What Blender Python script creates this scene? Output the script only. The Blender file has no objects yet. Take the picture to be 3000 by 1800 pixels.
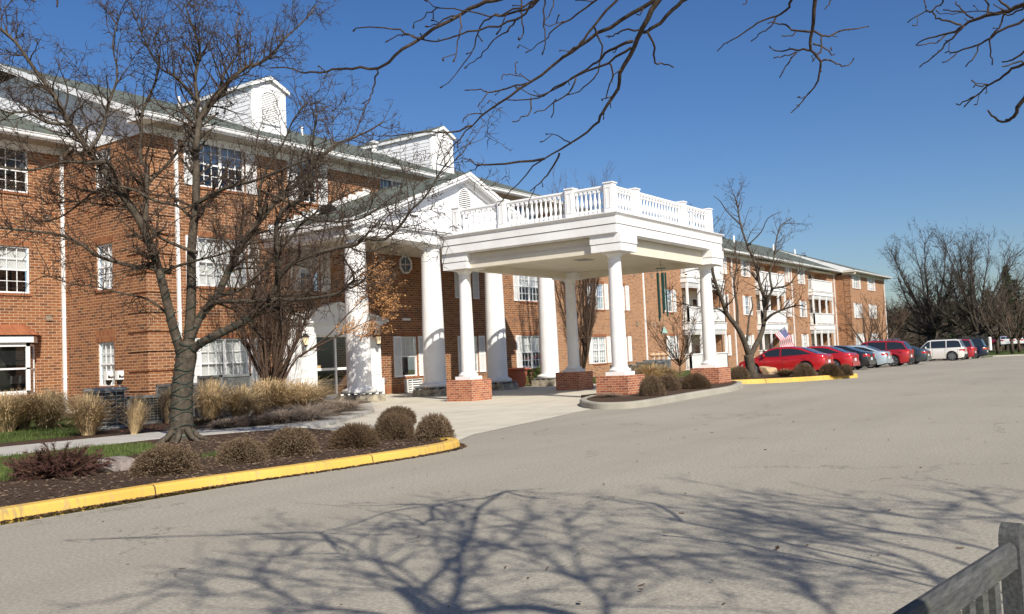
import bpy, math, random
from mathutils import Vector as V, Matrix
from math import sin, cos, pi, radians, sqrt, atan2, exp, floor
S = bpy.context.scene
COL = S.collection
rnd = random.Random(7)
# ------------------------------------------------------------------ camera
FPX, PITCH, ROLL, YAW, HC = 2655.44, 0.0564, -0.044, 0.6116, 1.3466
Fw = V((cos(YAW)*cos(PITCH), sin(YAW)*cos(PITCH), sin(PITCH)))
R0 = Fw.cross(V((0, 0, 1))).normalized(); U0 = R0.cross(Fw)
Rt = cos(ROLL)*R0 + sin(ROLL)*U0; Up = -sin(ROLL)*R0 + cos(ROLL)*U0
CAM = V((0, 0, HC))
cd = bpy.data.cameras.new('camera'); co = bpy.data.objects.new('camera', cd); COL.objects.link(co)
cd.sensor_width = 36; cd.lens = FPX/3000*36; cd.clip_start = .05; cd.clip_end = 3000
co.matrix_world = Matrix(((Rt.x, Up.x, -Fw.x, CAM.x), (Rt.y, Up.y, -Fw.y, CAM.y), (Rt.z, Up.z, -Fw.z, CAM.z), (0, 0, 0, 1)))
S.camera = co
# ------------------------------------------------------------------ sun and sky
TH, EL = radians(58.5), radians(37.5)
SUN = V((-cos(TH)*cos(EL), -sin(TH)*cos(EL), sin(EL)))       # towards the sun
w = bpy.data.worlds.new("World"); S.world = w; w.use_nodes = True
nt = w.node_tree; nt.nodes.clear()
sky = nt.nodes.new('ShaderNodeTexSky'); sky.sky_type = 'NISHITA'; sky.sun_disc = False
sky.sun_elevation = EL; sky.sun_rotation = atan2(SUN.x, SUN.y)
sky.altitude = 300; sky.air_density = 1.0; sky.dust_density = 1.5; sky.ozone_density = 3.6
bg = nt.nodes.new('ShaderNodeBackground'); bg.inputs[1].default_value = .088
ow = nt.nodes.new('ShaderNodeOutputWorld'); hs = nt.nodes.new('ShaderNodeHueSaturation'); hs.inputs['Saturation'].default_value = 1.24; hs.inputs['Hue'].default_value = .509; nt.links.new(sky.outputs[0], hs.inputs['Color']); nt.links.new(hs.outputs[0], bg.inputs[0]); nt.links.new(bg.outputs[0], ow.inputs[0])
sl = bpy.data.lights.new('sun', 'SUN'); sl.energy = 5.0; sl.angle = radians(.53); sl.color = (1, .935, .83)
so = bpy.data.objects.new('sun', sl); COL.objects.link(so); so.rotation_euler = SUN.to_track_quat('Z', 'Y').to_euler()
so.location = (0, -20, 30)
S.view_settings.view_transform = 'Standard'; S.view_settings.look = 'None'; S.view_settings.exposure = 0.3; S.view_settings.gamma = 1
S.view_settings.use_curve_mapping = False
S.cycles.max_bounces = 6; S.cycles.transparent_max_bounces = 12; S.cycles.use_denoising = True
# ------------------------------------------------------------------ helpers
SLX, SLK = 32.0, .009
def gz(x, y=0):
    return 0.0 if x < SLX else -SLK*(x-SLX)
def ray(px, py):
    return (Fw + Rt*((px-1500)/FPX) - Up*((py-900)/FPX))
def P(px, py, depth):
    return CAM + ray(px, py)*depth
def gp(px, py, dz=0.0):
    d = ray(px, py); x = 0
    for _ in range(30):
        z = gz(x)+dz; t = (z-HC)/d.z; p = CAM+d*t; x = p.x
    return p
def onY(px, py, Y):
    d = ray(px, py); return CAM+d*(Y/d.y)
def empty(name, loc, label, cat, group=None, rz=0, kind=None):
    o = bpy.data.objects.new(name, None); COL.objects.link(o); o.location = loc; o.rotation_euler = (0, 0, rz)
    o.empty_display_size = .2
    return tag(o, label, cat, group, kind)
def tag(o, label=None, cat=None, group=None, kind=None):
    if label: o['label'] = label
    if cat: o['category'] = cat
    if group: o['group'] = group
    if kind: o['kind'] = kind
    return o
def copy_tree(o, loc=None, rz=None, parent=None, scale=None):
    c = o.copy(); COL.objects.link(c)
    if parent is not None: c.parent = parent
    if loc is not None: c.location = loc
    if rz is not None: c.rotation_euler = (0, 0, rz)
    if scale is not None: c.scale = scale
    for ch in list(o.children): copy_tree(ch, parent=c)
    return c
class MB:
    def __init__(s): s.v = []; s.f = []; s.m = []
    def q(s, *pts, m=0):
        n = len(s.v); s.v += [tuple(p) for p in pts]; s.f.append(tuple(range(n, n+len(pts)))); s.m.append(m)
    def box(s, x0, x1, y0, y1, z0, z1, m=0):
        s.ob(V((x0, y0, z0)), V((x1-x0, 0, 0)), V((0, y1-y0, 0)), V((0, 0, z1-z0)), m)
    def ob(s, o, a, b, c, m=0):
        n = len(s.v)
        s.v += [tuple(p) for p in (o, o+a, o+a+b, o+b, o+c, o+a+c, o+a+b+c, o+b+c)]
        for f in ((0, 3, 2, 1), (4, 5, 6, 7), (0, 1, 5, 4), (1, 2, 6, 5), (2, 3, 7, 6), (3, 0, 4, 7)):
            s.f.append(tuple(n+i for i in f)); s.m.append(m)
    def bar(s, p, q_, w, h, m=0):
        p = V(p); q_ = V(q_); d = q_-p
        a = d.cross(V((0, 0, 1)))
        if a.length < 1e-6: a = V((1, 0, 0))
        a = a.normalized()*w; b = a.cross(d).normalized()*h
        if b.z < 0: b = -b
        s.ob(p-a/2-b/2, d, a, b, m)
    def prism(s, pts, dv, m=0):
        n = len(s.v); k = len(pts); dv = V(dv)
        s.v += [tuple(V(p)) for p in pts]+[tuple(V(p)+dv) for p in pts]
        s.f.append(tuple(range(n, n+k))); s.m.append(m); s.f.append(tuple(range(n+2*k-1, n+k-1, -1))); s.m.append(m)
        for i in range(k):
            j = (i+1) % k; s.f.append((n+i, n+k+i, n+k+j, n+j)); s.m.append(m)
    def tube(s, pts, rads, n=5, m=0, cap=True):
        k = len(pts); base = len(s.v); u = None
        for i in range(k):
            a = pts[max(0, i-1)]; b = pts[min(k-1, i+1)]; d = (b-a)
            if d.length < 1e-9: d = V((0, 0, 1))
            d = d.normalized()
            if u is None:
                u = d.orthogonal().normalized()
            u = (u-d*u.dot(d))
            u = u.normalized() if u.length > 1e-6 else d.orthogonal().normalized()
            w_ = d.cross(u); p = pts[i]; r = rads[i]
            for j in range(n):
                t = 2*pi*j/n; q = p+(u*cos(t)+w_*sin(t))*r; s.v.append((q.x, q.y, q.z))
        for i in range(k-1):
            for j in range(n):
                j2 = (j+1) % n
                s.f.append((base+i*n+j, base+i*n+j2, base+(i+1)*n+j2, base+(i+1)*n+j)); s.m.append(m)
        if cap:
            s.f.append(tuple(base+(k-1)*n+j for j in range(n))); s.m.append(m)
            s.f.append(tuple(base+n-1-j for j in range(n))); s.m.append(m)
    def lathe(s, prof, c=(0, 0, 0), n=16, m=0, ax='z', sx=1):
        base = len(s.v); k = len(prof)
        for r, z in prof:
            for j in range(n):
                t = 2*pi*j/n
                if ax == 'z': s.v.append((c[0]+r*cos(t)*sx, c[1]+r*sin(t), c[2]+z))
                elif ax == 'x': s.v.append((c[0]+z, c[1]+r*cos(t), c[2]+r*sin(t)))
                else: s.v.append((c[0]+r*cos(t), c[1]+z, c[2]+r*sin(t)))
        for i in range(k-1):
            for j in range(n):
                j2 = (j+1) % n
                s.f.append((base+i*n+j, base+i*n+j2, base+(i+1)*n+j2, base+(i+1)*n+j)); s.m.append(m)
        s.f.append(tuple(base+n-1-j for j in range(n))); s.m.append(m)
        s.f.append(tuple(base+(k-1)*n+j for j in range(n))); s.m.append(m)
    def sub(s, o): s.v = [(a-o[0], b-o[1], c-o[2]) for a, b, c in s.v]; return s
    def build(s, name, mats, parent=None, origin=None, smooth=False, uv=True, sharp=None):
        if origin is not None: s.sub(origin)
        me = bpy.data.meshes.new(name); me.from_pydata(s.v, [], s.f)
        if not isinstance(mats, (list, tuple)): mats = [mats]
        for k in mats: me.materials.append(k)
        if len(mats) > 1 and len(me.polygons): me.polygons.foreach_set('material_index', s.m)
        if uv:
            ul = me.uv_layers.new(name='UVMap'); dat = []
            ox, oy, oz = origin if origin is not None else (0, 0, 0)
            for p in me.polygons:
                n = p.normal
                for vi in p.vertices:
                    x, y, z = s.v[vi]; x += ox; y += oy; z += oz
                    if abs(n.z) > .75: dat += [x, y/max(.3, abs(n.z))]
                    elif abs(n.x) > abs(n.y): dat += [y, z]
                    else: dat += [x, z]
            ul.data.foreach_set('uv', dat)
        if smooth and len(me.polygons): me.polygons.foreach_set('use_smooth', [True]*len(me.polygons))
        me.update()
        o = bpy.data.objects.new(name, me); COL.objects.link(o)
        if parent is not None: o.parent = parent
        if smooth and sharp:
            me.set_sharp_from_angle(angle=radians(sharp))
        return o
# ------------------------------------------------------------------ materials
class NT:
    def __init__(s, name, rough=.6, spec=.5, metal=0):
        s.mat = bpy.data.materials.new(name); s.mat.use_nodes = True; s.t = s.mat.node_tree
        s.b = s.t.nodes['Principled BSDF']; s.b.inputs['Roughness'].default_value = rough
        s.b.inputs['Specular IOR Level'].default_value = spec; s.b.inputs['Metallic'].default_value = metal
    def n(s, kind, **kw):
        nd = s.t.nodes.new('ShaderNode'+kind)
        for k, v_ in kw.items():
            if k in nd.inputs.keys(): s.set(nd.inputs[k], v_)
            elif hasattr(nd, k): setattr(nd, k, v_)
        return nd
    def set(s, inp, v_):
        if isinstance(v_, bpy.types.NodeSocket): s.t.links.new(v_, inp)
        else: inp.default_value = v_
    def m(s, op, a, b=0.0, c=None):
        nd = s.t.nodes.new('ShaderNodeMath'); nd.operation = op
        s.set(nd.inputs[0], a); s.set(nd.inputs[1], b)
        if c is not None: s.set(nd.inputs[2], c)
        return nd.outputs[0]
    def mix(s, f, a, b, mode='MIX'):
        nd = s.t.nodes.new('ShaderNodeMix'); nd.data_type = 'RGBA'; nd.blend_type = mode
        s.set(nd.inputs[0], f); s.set(nd.inputs[6], a if isinstance(a, bpy.types.NodeSocket) else (*a[:3], 1)); s.set(nd.inputs[7], b if isinstance(b, bpy.types.NodeSocket) else (*b[:3], 1))
        return nd.outputs[2]
    def ramp(s, f, stops, interp='LINEAR'):
        nd = s.t.nodes.new('ShaderNodeValToRGB'); cr = nd.color_ramp; cr.interpolation = interp
        while len(cr.elements) < len(stops): cr.elements.new(.5)
        for e, (p, c) in zip(cr.elements, stops):
            e.position = p; e.color = (*c[:3], 1) if isinstance(c, (tuple, list)) else (c, c, c, 1)
        s.set(nd.inputs[0], f); return nd.outputs[0]
    def noise(s, scale, detail=3, rough=.55, vec=None, out=0):
        nd = s.n('TexNoise', Scale=scale, Detail=detail, Roughness=rough)
        if vec is not None: s.set(nd.inputs['Vector'], vec)
        return nd.outputs[out]
    def coord(s, w_='Object'): return s.t.nodes.new('ShaderNodeTexCoord').outputs[w_]
    def bump(s, h, st=.3, dist=.01):
        nd = s.t.nodes.new('ShaderNodeBump'); nd.inputs['Strength'].default_value = st; nd.inputs['Distance'].default_value = dist
        s.set(nd.inputs['Height'], h); s.set(s.b.inputs['Normal'], nd.outputs[0])
    def col(s, c): s.set(s.b.inputs['Base Color'], c if isinstance(c, bpy.types.NodeSocket) else (*c[:3], 1)); return s.mat
def simple(name, c, rough=.6, spec=.4, metal=0, var=.12, scale=6, bump=0):
    t = NT(name, rough, spec, metal)
    v_ = t.coord(); nz = t.noise(scale, 4, .6, v_)
    lo = tuple(x*(1-var) for x in c); hi = tuple(min(1, x*(1+var)) for x in c)
    t.col(t.ramp(nz, [(.3, lo), (.7, hi)]))
    if bump: t.bump(nz, bump, .01)
    return t.mat
def brick(name, bw, bh, cols, mortar, mo=.012, offs=.5, rough=.85, swap=False, dirt=.25):
    t = NT(name, rough, .25); uv = t.coord('UV'); sp = t.n('SeparateXYZ'); t.set(sp.inputs[0], uv)
    U, Z = (sp.outputs[1], sp.outputs[0]) if swap else (sp.outputs[0], sp.outputs[1])
    r = t.m('DIVIDE', Z, bh); row = t.m('FLOOR', r); fr = t.m('FRACT', r)
    u = t.m('ADD', t.m('DIVIDE', U, bw), t.m('MULTIPLY', row, offs)); cu = t.m('FLOOR', u); fu = t.m('FRACT', u)
    cb = t.n('CombineXYZ'); t.set(cb.inputs[0], cu); t.set(cb.inputs[1], row)
    wn = t.n('TexWhiteNoise'); t.set(wn.inputs['Vector'], cb.outputs[0])
    c = t.ramp(wn.outputs[0], [(i/(len(cols)), q) for i, q in enumerate(cols)], 'CONSTANT')
    nz = t.noise(9, 4, .6, uv); c = t.mix(.30, c, t.ramp(nz, [(.3, tuple(x*.55 for x in cols[0])), (.7, tuple(min(1, x*1.5) for x in cols[0]))]))
    big = t.noise(.35, 3, .6, uv); c = t.mix(t.m('MULTIPLY', big, dirt), c, tuple(x*.6 for x in cols[0]))
    a = mo/bh; b = mo/bw
    e = t.m('MAXIMUM', t.m('LESS_THAN', fr, a), t.m('LESS_THAN', fu, b))
    mc = t.mix(t.noise(30, 2, .5, uv), tuple(x*.8 for x in mortar), tuple(min(1, x*1.15) for x in mortar))
    t.col(t.mix(e, c, mc)); h = t.m('SUBTRACT', 1, e); h = t.m('ADD', h, t.m('MULTIPLY', t.noise(60, 3, .6, uv), .35)); t.bump(h, .45, .008)
    return t.mat
BR = [(0.2697, 0.11, 0.0437), (0.2185, 0.0792, 0.0336), (0.3069, 0.132, 0.0554), (0.1395, 0.0546, 0.0277), (0.279, 0.1144, 0.0462), (0.2325, 0.088, 0.0361), (0.0791, 0.0378, 0.0252), (0.3162, 0.1408, 0.0605), (0.1767, 0.066, 0.0311), (0.2511, 0.0968, 0.0403)]
M = {}
M['brick'] = brick('wall_brick', .305, .102, BR, (.50, .37, .25), .016)
M['brickfar'] = brick('wall_brick_wing', .305, .102, [(.36, .175, .085), (.30, .135, .066), (.40, .20, .10), (.15, .07, .042), (.37, .18, .088), (.31, .14, .07)], (.48, .37, .26), .016)
M['soldier'] = brick('soldier_brick', .305, .102, [(.26, .10, .045), (.2, .075, .035), (.3, .12, .052)], (.36, .22, .13), .012, 0, swap=True, dirt=.1)
M['pier'] = brick('pier_brick', .21, .0697, [(.36, .115, .055), (.42, .155, .075), (.28, .085, .045), (.45, .18, .09), (.2, .06, .038), (.39, .13, .06)], (.55, .44, .33), .011)
M['white'] = simple('white_paint', (.80, .80, .79), .45, .4, var=.03, scale=1.2)
M['white2'] = simple('white_siding', (.78, .785, .80), .5, .35, var=.025, scale=1)
M['cream'] = simple('cream_soffit', (.66, .61, .50), .6, .3, var=.06, scale=1.5)
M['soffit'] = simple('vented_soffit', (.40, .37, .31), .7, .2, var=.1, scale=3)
def weathered():
    t = NT('weathered_white_paint', .5, .35); c = t.coord(); n1 = t.noise(1.3, 4, .6, c)
    mp = t.n('Mapping'); t.set(mp.inputs[0], c); mp.inputs['Scale'].default_value = (4, 4, .7); n2 = t.noise(5, 5, .7, mp.outputs[0])
    f = t.m('MULTIPLY', t.ramp(n2, [(.55, 0.0), (.8, 1.0)]), .4)
    sp = t.n('SeparateXYZ'); t.set(sp.inputs[0], c); gr = t.m('MULTIPLY', t.ramp(sp.outputs[2], [(.0, 1.0), (.9, .0)]), t.ramp(t.noise(7, 5, .7, c), [(.45, 0.0), (.7, .55)])); k = t.mix(f, t.ramp(n1, [(.35, (.74, .73, .71)), (.65, (.82, .82, .81))]), (.60, .56, .48)); t.col(t.mix(gr, k, (.38, .34, .27))); t.bump(n2, .08, .004); return t.mat
M['wwhite'] = weathered()
def roofm():
    t = NT('roof_shingles', .9, .2); uv = t.coord('UV'); sp = t.n('SeparateXYZ'); t.set(sp.inputs[0], uv)
    r = t.m('DIVIDE', sp.outputs[1], .14); row = t.m('FLOOR', r); u = t.m('FLOOR', t.m('ADD', t.m('DIVIDE', sp.outputs[0], .3), t.m('MULTIPLY', row, .37)))
    cb = t.n('CombineXYZ'); t.set(cb.inputs[0], u); t.set(cb.inputs[1], row); wn = t.n('TexWhiteNoise'); t.set(wn.inputs['Vector'], cb.outputs[0])
    c = t.ramp(wn.outputs[0], [(0, (.085, .10, .088)), (.5, (.125, .14, .12)), (1, (.17, .185, .16))])
    mp = t.n('Mapping'); t.set(mp.inputs[0], uv); mp.inputs['Scale'].default_value = (1, .12, 1)
    c = t.mix(t.m('MULTIPLY', t.noise(2.2, 5, .65, mp.outputs[0]), .7), c, (.06, .075, .065)); t.col(c)
    t.bump(t.m('ADD', t.m('FRACT', r), t.noise(40, 2, .5, uv)), .5, .012); return t.mat
M['roof'] = roofm()
def asphalt():
    t = NT('asphalt', .93, .25); c = t.coord()
    fine = t.noise(34, 6, .82, c); mid = t.noise(2.2, 5, .65, c); big = t.noise(.16, 4, .6, c)
    base = t.ramp(fine, [(.30, (.14, .126, .098)), (.5, (.335, .305, .240)), (.70, (.60, .555, .455))])
    base = t.mix(t.m('MULTIPLY', mid, .5), base, (.30, .275, .225))
    lane = t.n('Mapping'); t.set(lane.inputs[0], c); lane.inputs['Scale'].default_value = (.05, .55, 1); lane.inputs['Rotation'].default_value = (0, 0, .25); base = t.mix(t.ramp(t.noise(1.2, 4, .6, lane.outputs[0]), [(.45, 0.0), (.7, .30)]), base, (.20, .182, .145)); base = t.mix(t.ramp(big, [(.4, 0.0), (.7, .45)]), base, (.245, .222, .178))
    vo = t.n('TexVoronoi', feature='DISTANCE_TO_EDGE', Scale=.42)
    wv = t.n('VectorMath', operation='ADD'); t.set(wv.inputs[0], c)
    nv = t.n('VectorMath', operation='SCALE'); nv.inputs[3].default_value = .9; t.set(nv.inputs[0], t.noise(1.6, 6, .75, c, 1)); t.set(wv.inputs[1], nv.outputs[0]); t.set(vo.inputs['Vector'], wv.outputs[0])
    crack = t.m('LESS_THAN', vo.outputs['Distance'], .0022)
    msk = t.m('GREATER_THAN', t.noise(.33, 2, .5, c), .55)
    base = t.mix(t.m('MULTIPLY', t.m('MULTIPLY', crack, msk), .8), base, (.05, .045, .04))
    spk = t.n('TexVoronoi', Scale=95); t.set(spk.inputs['Vector'], c)
    base = t.mix(t.m('MULTIPLY', t.m('LESS_THAN', spk.outputs['Distance'], .22), .35), base, (.62, .60, .57))
    oil = t.n('TexVoronoi', Scale=.55); t.set(oil.inputs['Vector'], wv.outputs[0])
    base = t.mix(t.ramp(oil.outputs['Distance'], [(.02, .55), (.06, 0.0)]), base, (.08, .07, .06))
    t.col(base); t.bump(t.m('ADD', fine, t.m('MULTIPLY', crack, -1)), .5, .006); return t.mat
M['asphalt'] = asphalt()
def concrete(name, a, b, joint=None):
    t = NT(name, .85, .25); c = t.coord(); n1 = t.noise(1.1, 6, .65, c); n2 = t.noise(45, 3, .6, c)
    k = t.mix(t.m('MULTIPLY', n2, .35), t.ramp(n1, [(.3, a), (.68, b)]), tuple(x*.7 for x in a))
    st = t.noise(.5, 6, .7, c); k = t.mix(t.ramp(st, [(.52, 0.0), (.72, .5)]), k, tuple(x*.6 for x in a))
    if joint:
        sp = t.n('SeparateXYZ'); t.set(sp.inputs[0], c); e = None
        for i, s_ in enumerate(joint):
            if s_:
                q = t.m('LESS_THAN', t.m('FRACT', t.m('DIVIDE', t.m('ADD', sp.outputs[i], 100.3), s_)), .022/s_); e = q if e is None else t.m('MAXIMUM', e, q)
        k = t.mix(t.m('MULTIPLY', e, .7), k, (.12, .11, .09))
    t.col(k); t.bump(n2, .2, .004); return t.mat
M['conc'] = concrete('concrete_drive', (.50, .46, .37), (.64, .59, .48), (3.6, 3.6))
M['walk'] = concrete('concrete_walk', (.40, .385, .35), (.50, .48, .43), (1.5, 0))
M['kerb'] = concrete('concrete_kerb', (.31, .29, .235), (.42, .395, .325))
def yellow():
    t = NT('yellow_kerb_paint', .6, .35); c = t.coord(); mp = t.n('Mapping'); t.set(mp.inputs[0], c); mp.inputs['Scale'].default_value = (9, 1.2, 1.5)
    n1 = t.noise(2.5, 6, .7, mp.outputs[0]); n2 = t.noise(.8, 3, .5, c); n3 = t.noise(30, 4, .6, c)
    k = t.ramp(n2, [(.3, (.64, .385, .07)), (.7, (.72, .46, .10))])
    f = t.m('MULTIPLY', t.ramp(n1, [(.50, 0.0), (.62, 1.0)]), t.ramp(t.noise(.7, 3, .6, c), [(.42, 0.0), (.58, 1.0)]))
    k = t.mix(t.m('MULTIPLY', f, .75), k, (.27, .22, .13)); k = t.mix(t.ramp(t.noise(14, 5, .75, c), [(.60, 0.0), (.70, .8)]), k, (.36, .33, .26)); k = t.mix(t.m('MULTIPLY', n3, .2), k, (.5, .33, .08))
    sp = t.n('SeparateXYZ'); t.set(sp.inputs[0], c)
    j = t.m('LESS_THAN', t.m('FRACT', t.m('DIVIDE', t.m('ADD', sp.outputs[0], 100.8), 3.05)), .006)
    t.col(t.mix(j, k, (.10, .07, .03))); t.bump(n3, .15, .004); return t.mat
M['yellow'] = yellow()
def soil(name, cols, sc=26):
    t = NT(name, .95, .1); c = t.coord(); n1 = t.noise(sc, 6, .8, c); n2 = t.noise(1.3, 3, .6, c)
    k = t.mix(t.m('MULTIPLY', n2, .45), t.ramp(n1, [(.34, cols[0]), (.5, cols[1]), (.62, cols[2]), (.72, cols[3])]), cols[0]); t.col(k); t.bump(n1, .9, .03); return t.mat
M['mulch'] = soil('mulch', [(.038, .025, .018), (.095, .062, .043), (.145, .098, .068), (.28, .20, .14)])
M['lawn'] = soil('lawn', [(.035, .05, .016), (.065, .095, .022), (.10, .13, .035), (.18, .17, .08)], 18)
M['drylawn'] = soil('dry_lawn', [(.05, .055, .02), (.09, .10, .035), (.13, .13, .055), (.2, .17, .09)], 6)
M['grassblade'] = simple('grass_blades', (.085, .115, .030), .7, .2, var=.45, scale=3)
M['straw'] = simple('dry_grass_straw', (.47, .345, .19), .8, .2, var=.35, scale=5)
M['straw2'] = simple('dry_grass_straw_dark', (.30, .22, .13), .8, .2, var=.4, scale=6)
M['twig'] = simple('shrub_twigs', (.115, .075, .043), .85, .15, var=.4, scale=9)
M['twigtip'] = simple('shrub_twig_tips', (.22, .165, .11), .85, .15, var=.3, scale=9)
M['purple'] = simple('purple_grey_stems', (.25, .195, .145), .85, .15, var=.3, scale=9)
M['red'] = simple('russet_needles', (.085, .042, .034), .9, .1, var=.4, scale=9)
M['redleaf'] = simple('russet_leaves', (.22, .075, .04), .9, .1, var=.4, scale=9)
def bark(name, a, b, sc=7):
    t = NT(name, .9, .15); c = t.coord(); n1 = t.noise(sc, 6, .7, c); mp = t.n('Mapping'); t.set(mp.inputs[0], c); mp.inputs['Scale'].default_value = (14, 14, 3)
    n2 = t.noise(2, 5, .7, mp.outputs[0]); k = t.mix(n2, t.ramp(n1, [(.35, a), (.65, b)]), tuple(x*.45 for x in a)); t.col(k); t.bump(n2, .8, .03); return t.mat
M['bark'] = bark('grey_bark', (.075, .060, .045), (.19, .16, .12))
M['bark2'] = bark('twig_bark', (.075, .053, .040), (.155, .115, .085), 14)
M['bark3'] = bark('brown_stem_bark', (.115, .075, .052), (.185, .125, .09), 14)
M['barkd'] = bark('dark_bark', (.07, .058, .048), (.125, .105, .085), 3)
M['leaf'] = simple('brown_leaves', (.42, .215, .085), .75, .2, var=.4, scale=12)
M['pine'] = simple('pine_needles', (.045, .07, .028), .85, .15, var=.45, scale=.8)
M['box'] = simple('boxwood_leaves', (.10, .16, .03), .7, .2, var=.5, scale=12)
M['wood_far'] = simple('bare_wood_far', (.105, .085, .066), .95, .1, var=.4, scale=.4)
def glass():
    t = NT('window_glass', .04, .5); t.t.nodes.remove(t.b); out = [n for n in t.t.nodes if n.type == 'OUTPUT_MATERIAL'][0]
    g = t.n('BsdfGlossy'); g.inputs['Color'].default_value = (.9, .95, 1, 1); g.inputs['Roughness'].default_value = .02
    tr = t.n('BsdfTransparent'); tr.inputs['Color'].default_value = (.88, .90, .91, 1); ge = t.n('NewGeometry'); dt = t.n('VectorMath', operation='DOT_PRODUCT'); t.set(dt.inputs[0], ge.outputs['Incoming']); t.set(dt.inputs[1], ge.outputs['True Normal']); frv = t.m('ADD', .10, t.m('MULTIPLY', .9, t.m('POWER', t.m('SUBTRACT', 1.0, t.m('ABSOLUTE', dt.outputs['Value'])), 4.0)))
    bm = t.n('Bump'); bm.inputs['Strength'].default_value = .05; bm.inputs['Distance'].default_value = .02; t.set(bm.inputs['Height'], t.noise(1.4, 2, .5, t.coord())); t.set(g.inputs['Normal'], bm.outputs[0])
    mx = t.n('MixShader'); t.set(mx.inputs[0], frv); t.set(mx.inputs[1], tr.outputs[0]); t.set(mx.inputs[2], g.outputs[0]); t.set(out.inputs[0], mx.outputs[0]); return t.mat
M['glass'] = glass()
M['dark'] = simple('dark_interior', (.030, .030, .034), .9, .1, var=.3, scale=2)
M['blind'] = simple('window_blind', (.74, .74, .71), .8, .2, var=.05, scale=2)
M['curtain'] = simple('blue_grey_curtain', (.24, .33, .47), .8, .2, var=.08, scale=2)
M['copper'] = simple('copper_roof', (.33, .125, .06), .6, .4, .15, var=.15, scale=3)
M['metal'] = simple('grey_metal', (.30, .31, .32), .5, .5, .5, var=.15)
M['acgrey'] = simple('ac_grey', (.23, .235, .225), .6, .4, .2, var=.12)
M['acdark'] = simple('ac_coil_dark', (.035, .04, .038), .7, .3, .2, var=.2)
M['black'] = simple('black_metal', (.012, .012, .012), .4, .5, var=.2)
M['green'] = simple('green_chime_metal', (.012, .055, .045), .35, .5, .3, var=.2)
M['terra'] = simple('terracotta', (.33, .105, .06), .75, .3, var=.1)
M['tanbox'] = simple('tan_meter', (.55, .36, .22), .6, .3, var=.15)
M['stone'] = simple('plinth_stone', (.30, .265, .20), .9, .2, var=.55, scale=4.5, bump=.6)
M['rock'] = simple('boulder', (.23, .195, .175), .9, .2, var=.5, scale=7, bump=1.0)
M['rocktan'] = simple('tan_boulder', (.46, .33, .19), .9, .2, var=.3, scale=5, bump=.7)
M['tire'] = simple('tyre_rubber', (.016, .016, .017), .8, .3, var=.2)
M['rim'] = simple('alloy_rim', (.55, .56, .58), .3, .6, .8, var=.08)
M['carglass'] = NT('car_glass', .04, .8).col((.018, .024, .028))
M['plastic'] = simple('black_plastic', (.02, .02, .022), .6, .4, var=.2)
M['lamp'] = NT('tail_lamp_red', .15, .6).col((.45, .012, .02))
M['lampw'] = NT('clear_lamp', .1, .6).col((.7, .7, .7))
M['lampo'] = NT('amber_lamp', .2, .6).col((.65, .12, .02))
M['plate'] = simple('plate_white', (.6, .62, .66), .5, .4, var=.1)
M['orange'] = simple('orange_plastic', (.8, .18, .03), .6, .3)
def paint(name, c, coat=1.0, metal=.25, rough=.35):
    t = NT(name, rough, .5, metal); t.b.inputs['Coat Weight'].default_value = coat; t.b.inputs['Coat Roughness'].default_value = .06; t.set(t.b.inputs['Base Color'], (*c, 1)); return t.mat
def weath_wood():
    t = NT('weathered_teak', .85, .2); c = t.coord(); mp = t.n('Mapping'); t.set(mp.inputs[0], c); mp.inputs['Scale'].default_value = (2.5, 30, 30)
    n1 = t.noise(3, 6, .7, mp.outputs[0]); n2 = t.noise(5, 4, .6, c)
    k = t.mix(t.ramp(n2, [(.5, 0.0), (.75, .3)]), t.ramp(n1, [(.3, (.04, .042, .043)), (.7, (.115, .116, .112))]), (.14, .15, .09)); t.col(k); t.bump(n1, .5, .004); return t.mat
M['teak'] = weath_wood()
def emis(name, c, st):
    t = NT(name); t.b.inputs['Emission Color'].default_value = (*c, 1); t.b.inputs['Emission Strength'].default_value = st; return t.col(c)
M['lanternglass'] = emis('lantern_glass', (.9, .72, .45), .35)
M['bulb'] = emis('bulb', (1, .6, .25), 3)
# ------------------------------------------------------------------ ground
def clipx(poly, x0, keep_lo):
    out = []
    for i in range(len(poly)):
        a = poly[i]; b = poly[(i+1) % len(poly)]
        ia = (a[0] <= x0) if keep_lo else (a[0] >= x0); ib = (b[0] <= x0) if keep_lo else (b[0] >= x0)
        if ia: out.append(a)
        if ia != ib:
            t = (x0-a[0])/(b[0]-a[0]); out.append((x0, a[1]+t*(b[1]-a[1])))
    return out
def sheet(name, poly, dz, mat, label=None):
    mb = MB()
    for lo in (True, False):
        p = clipx(poly, SLX, lo)
        if len(p) >= 3: mb.q(*[(x, y, gz(x)+dz) for x, y in p])
    if dz > .05:
        for i in range(len(poly)):
            a, b = poly[i], poly[(i+1) % len(poly)]; mb.q((a[0], a[1], gz(a[0])+dz), (b[0], b[1], gz(b[0])+dz), (b[0], b[1], gz(b[0])+dz-.2), (a[0], a[1], gz(a[0])+dz-.2))
    o = mb.build(name, mat, uv=False); me = o.data
    pass
    return tag(o, kind='structure')
def smooth_line(pts, n=5):
    out = []
    for i in range(len(pts)-1):
        p0 = pts[max(0, i-1)]; p1 = pts[i]; p2 = pts[i+1]; p3 = pts[min(len(pts)-1, i+2)]
        for k in range(n):
            t = k/n
            out.append(tuple(.5*((2*p1[j])+(-p0[j]+p2[j])*t+(2*p0[j]-5*p1[j]+4*p2[j]-p3[j])*t*t+(-p0[j]+3*p1[j]-3*p2[j]+p3[j])*t**3) for j in range(2)))
    out.append(tuple(pts[-1])); return out
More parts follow.
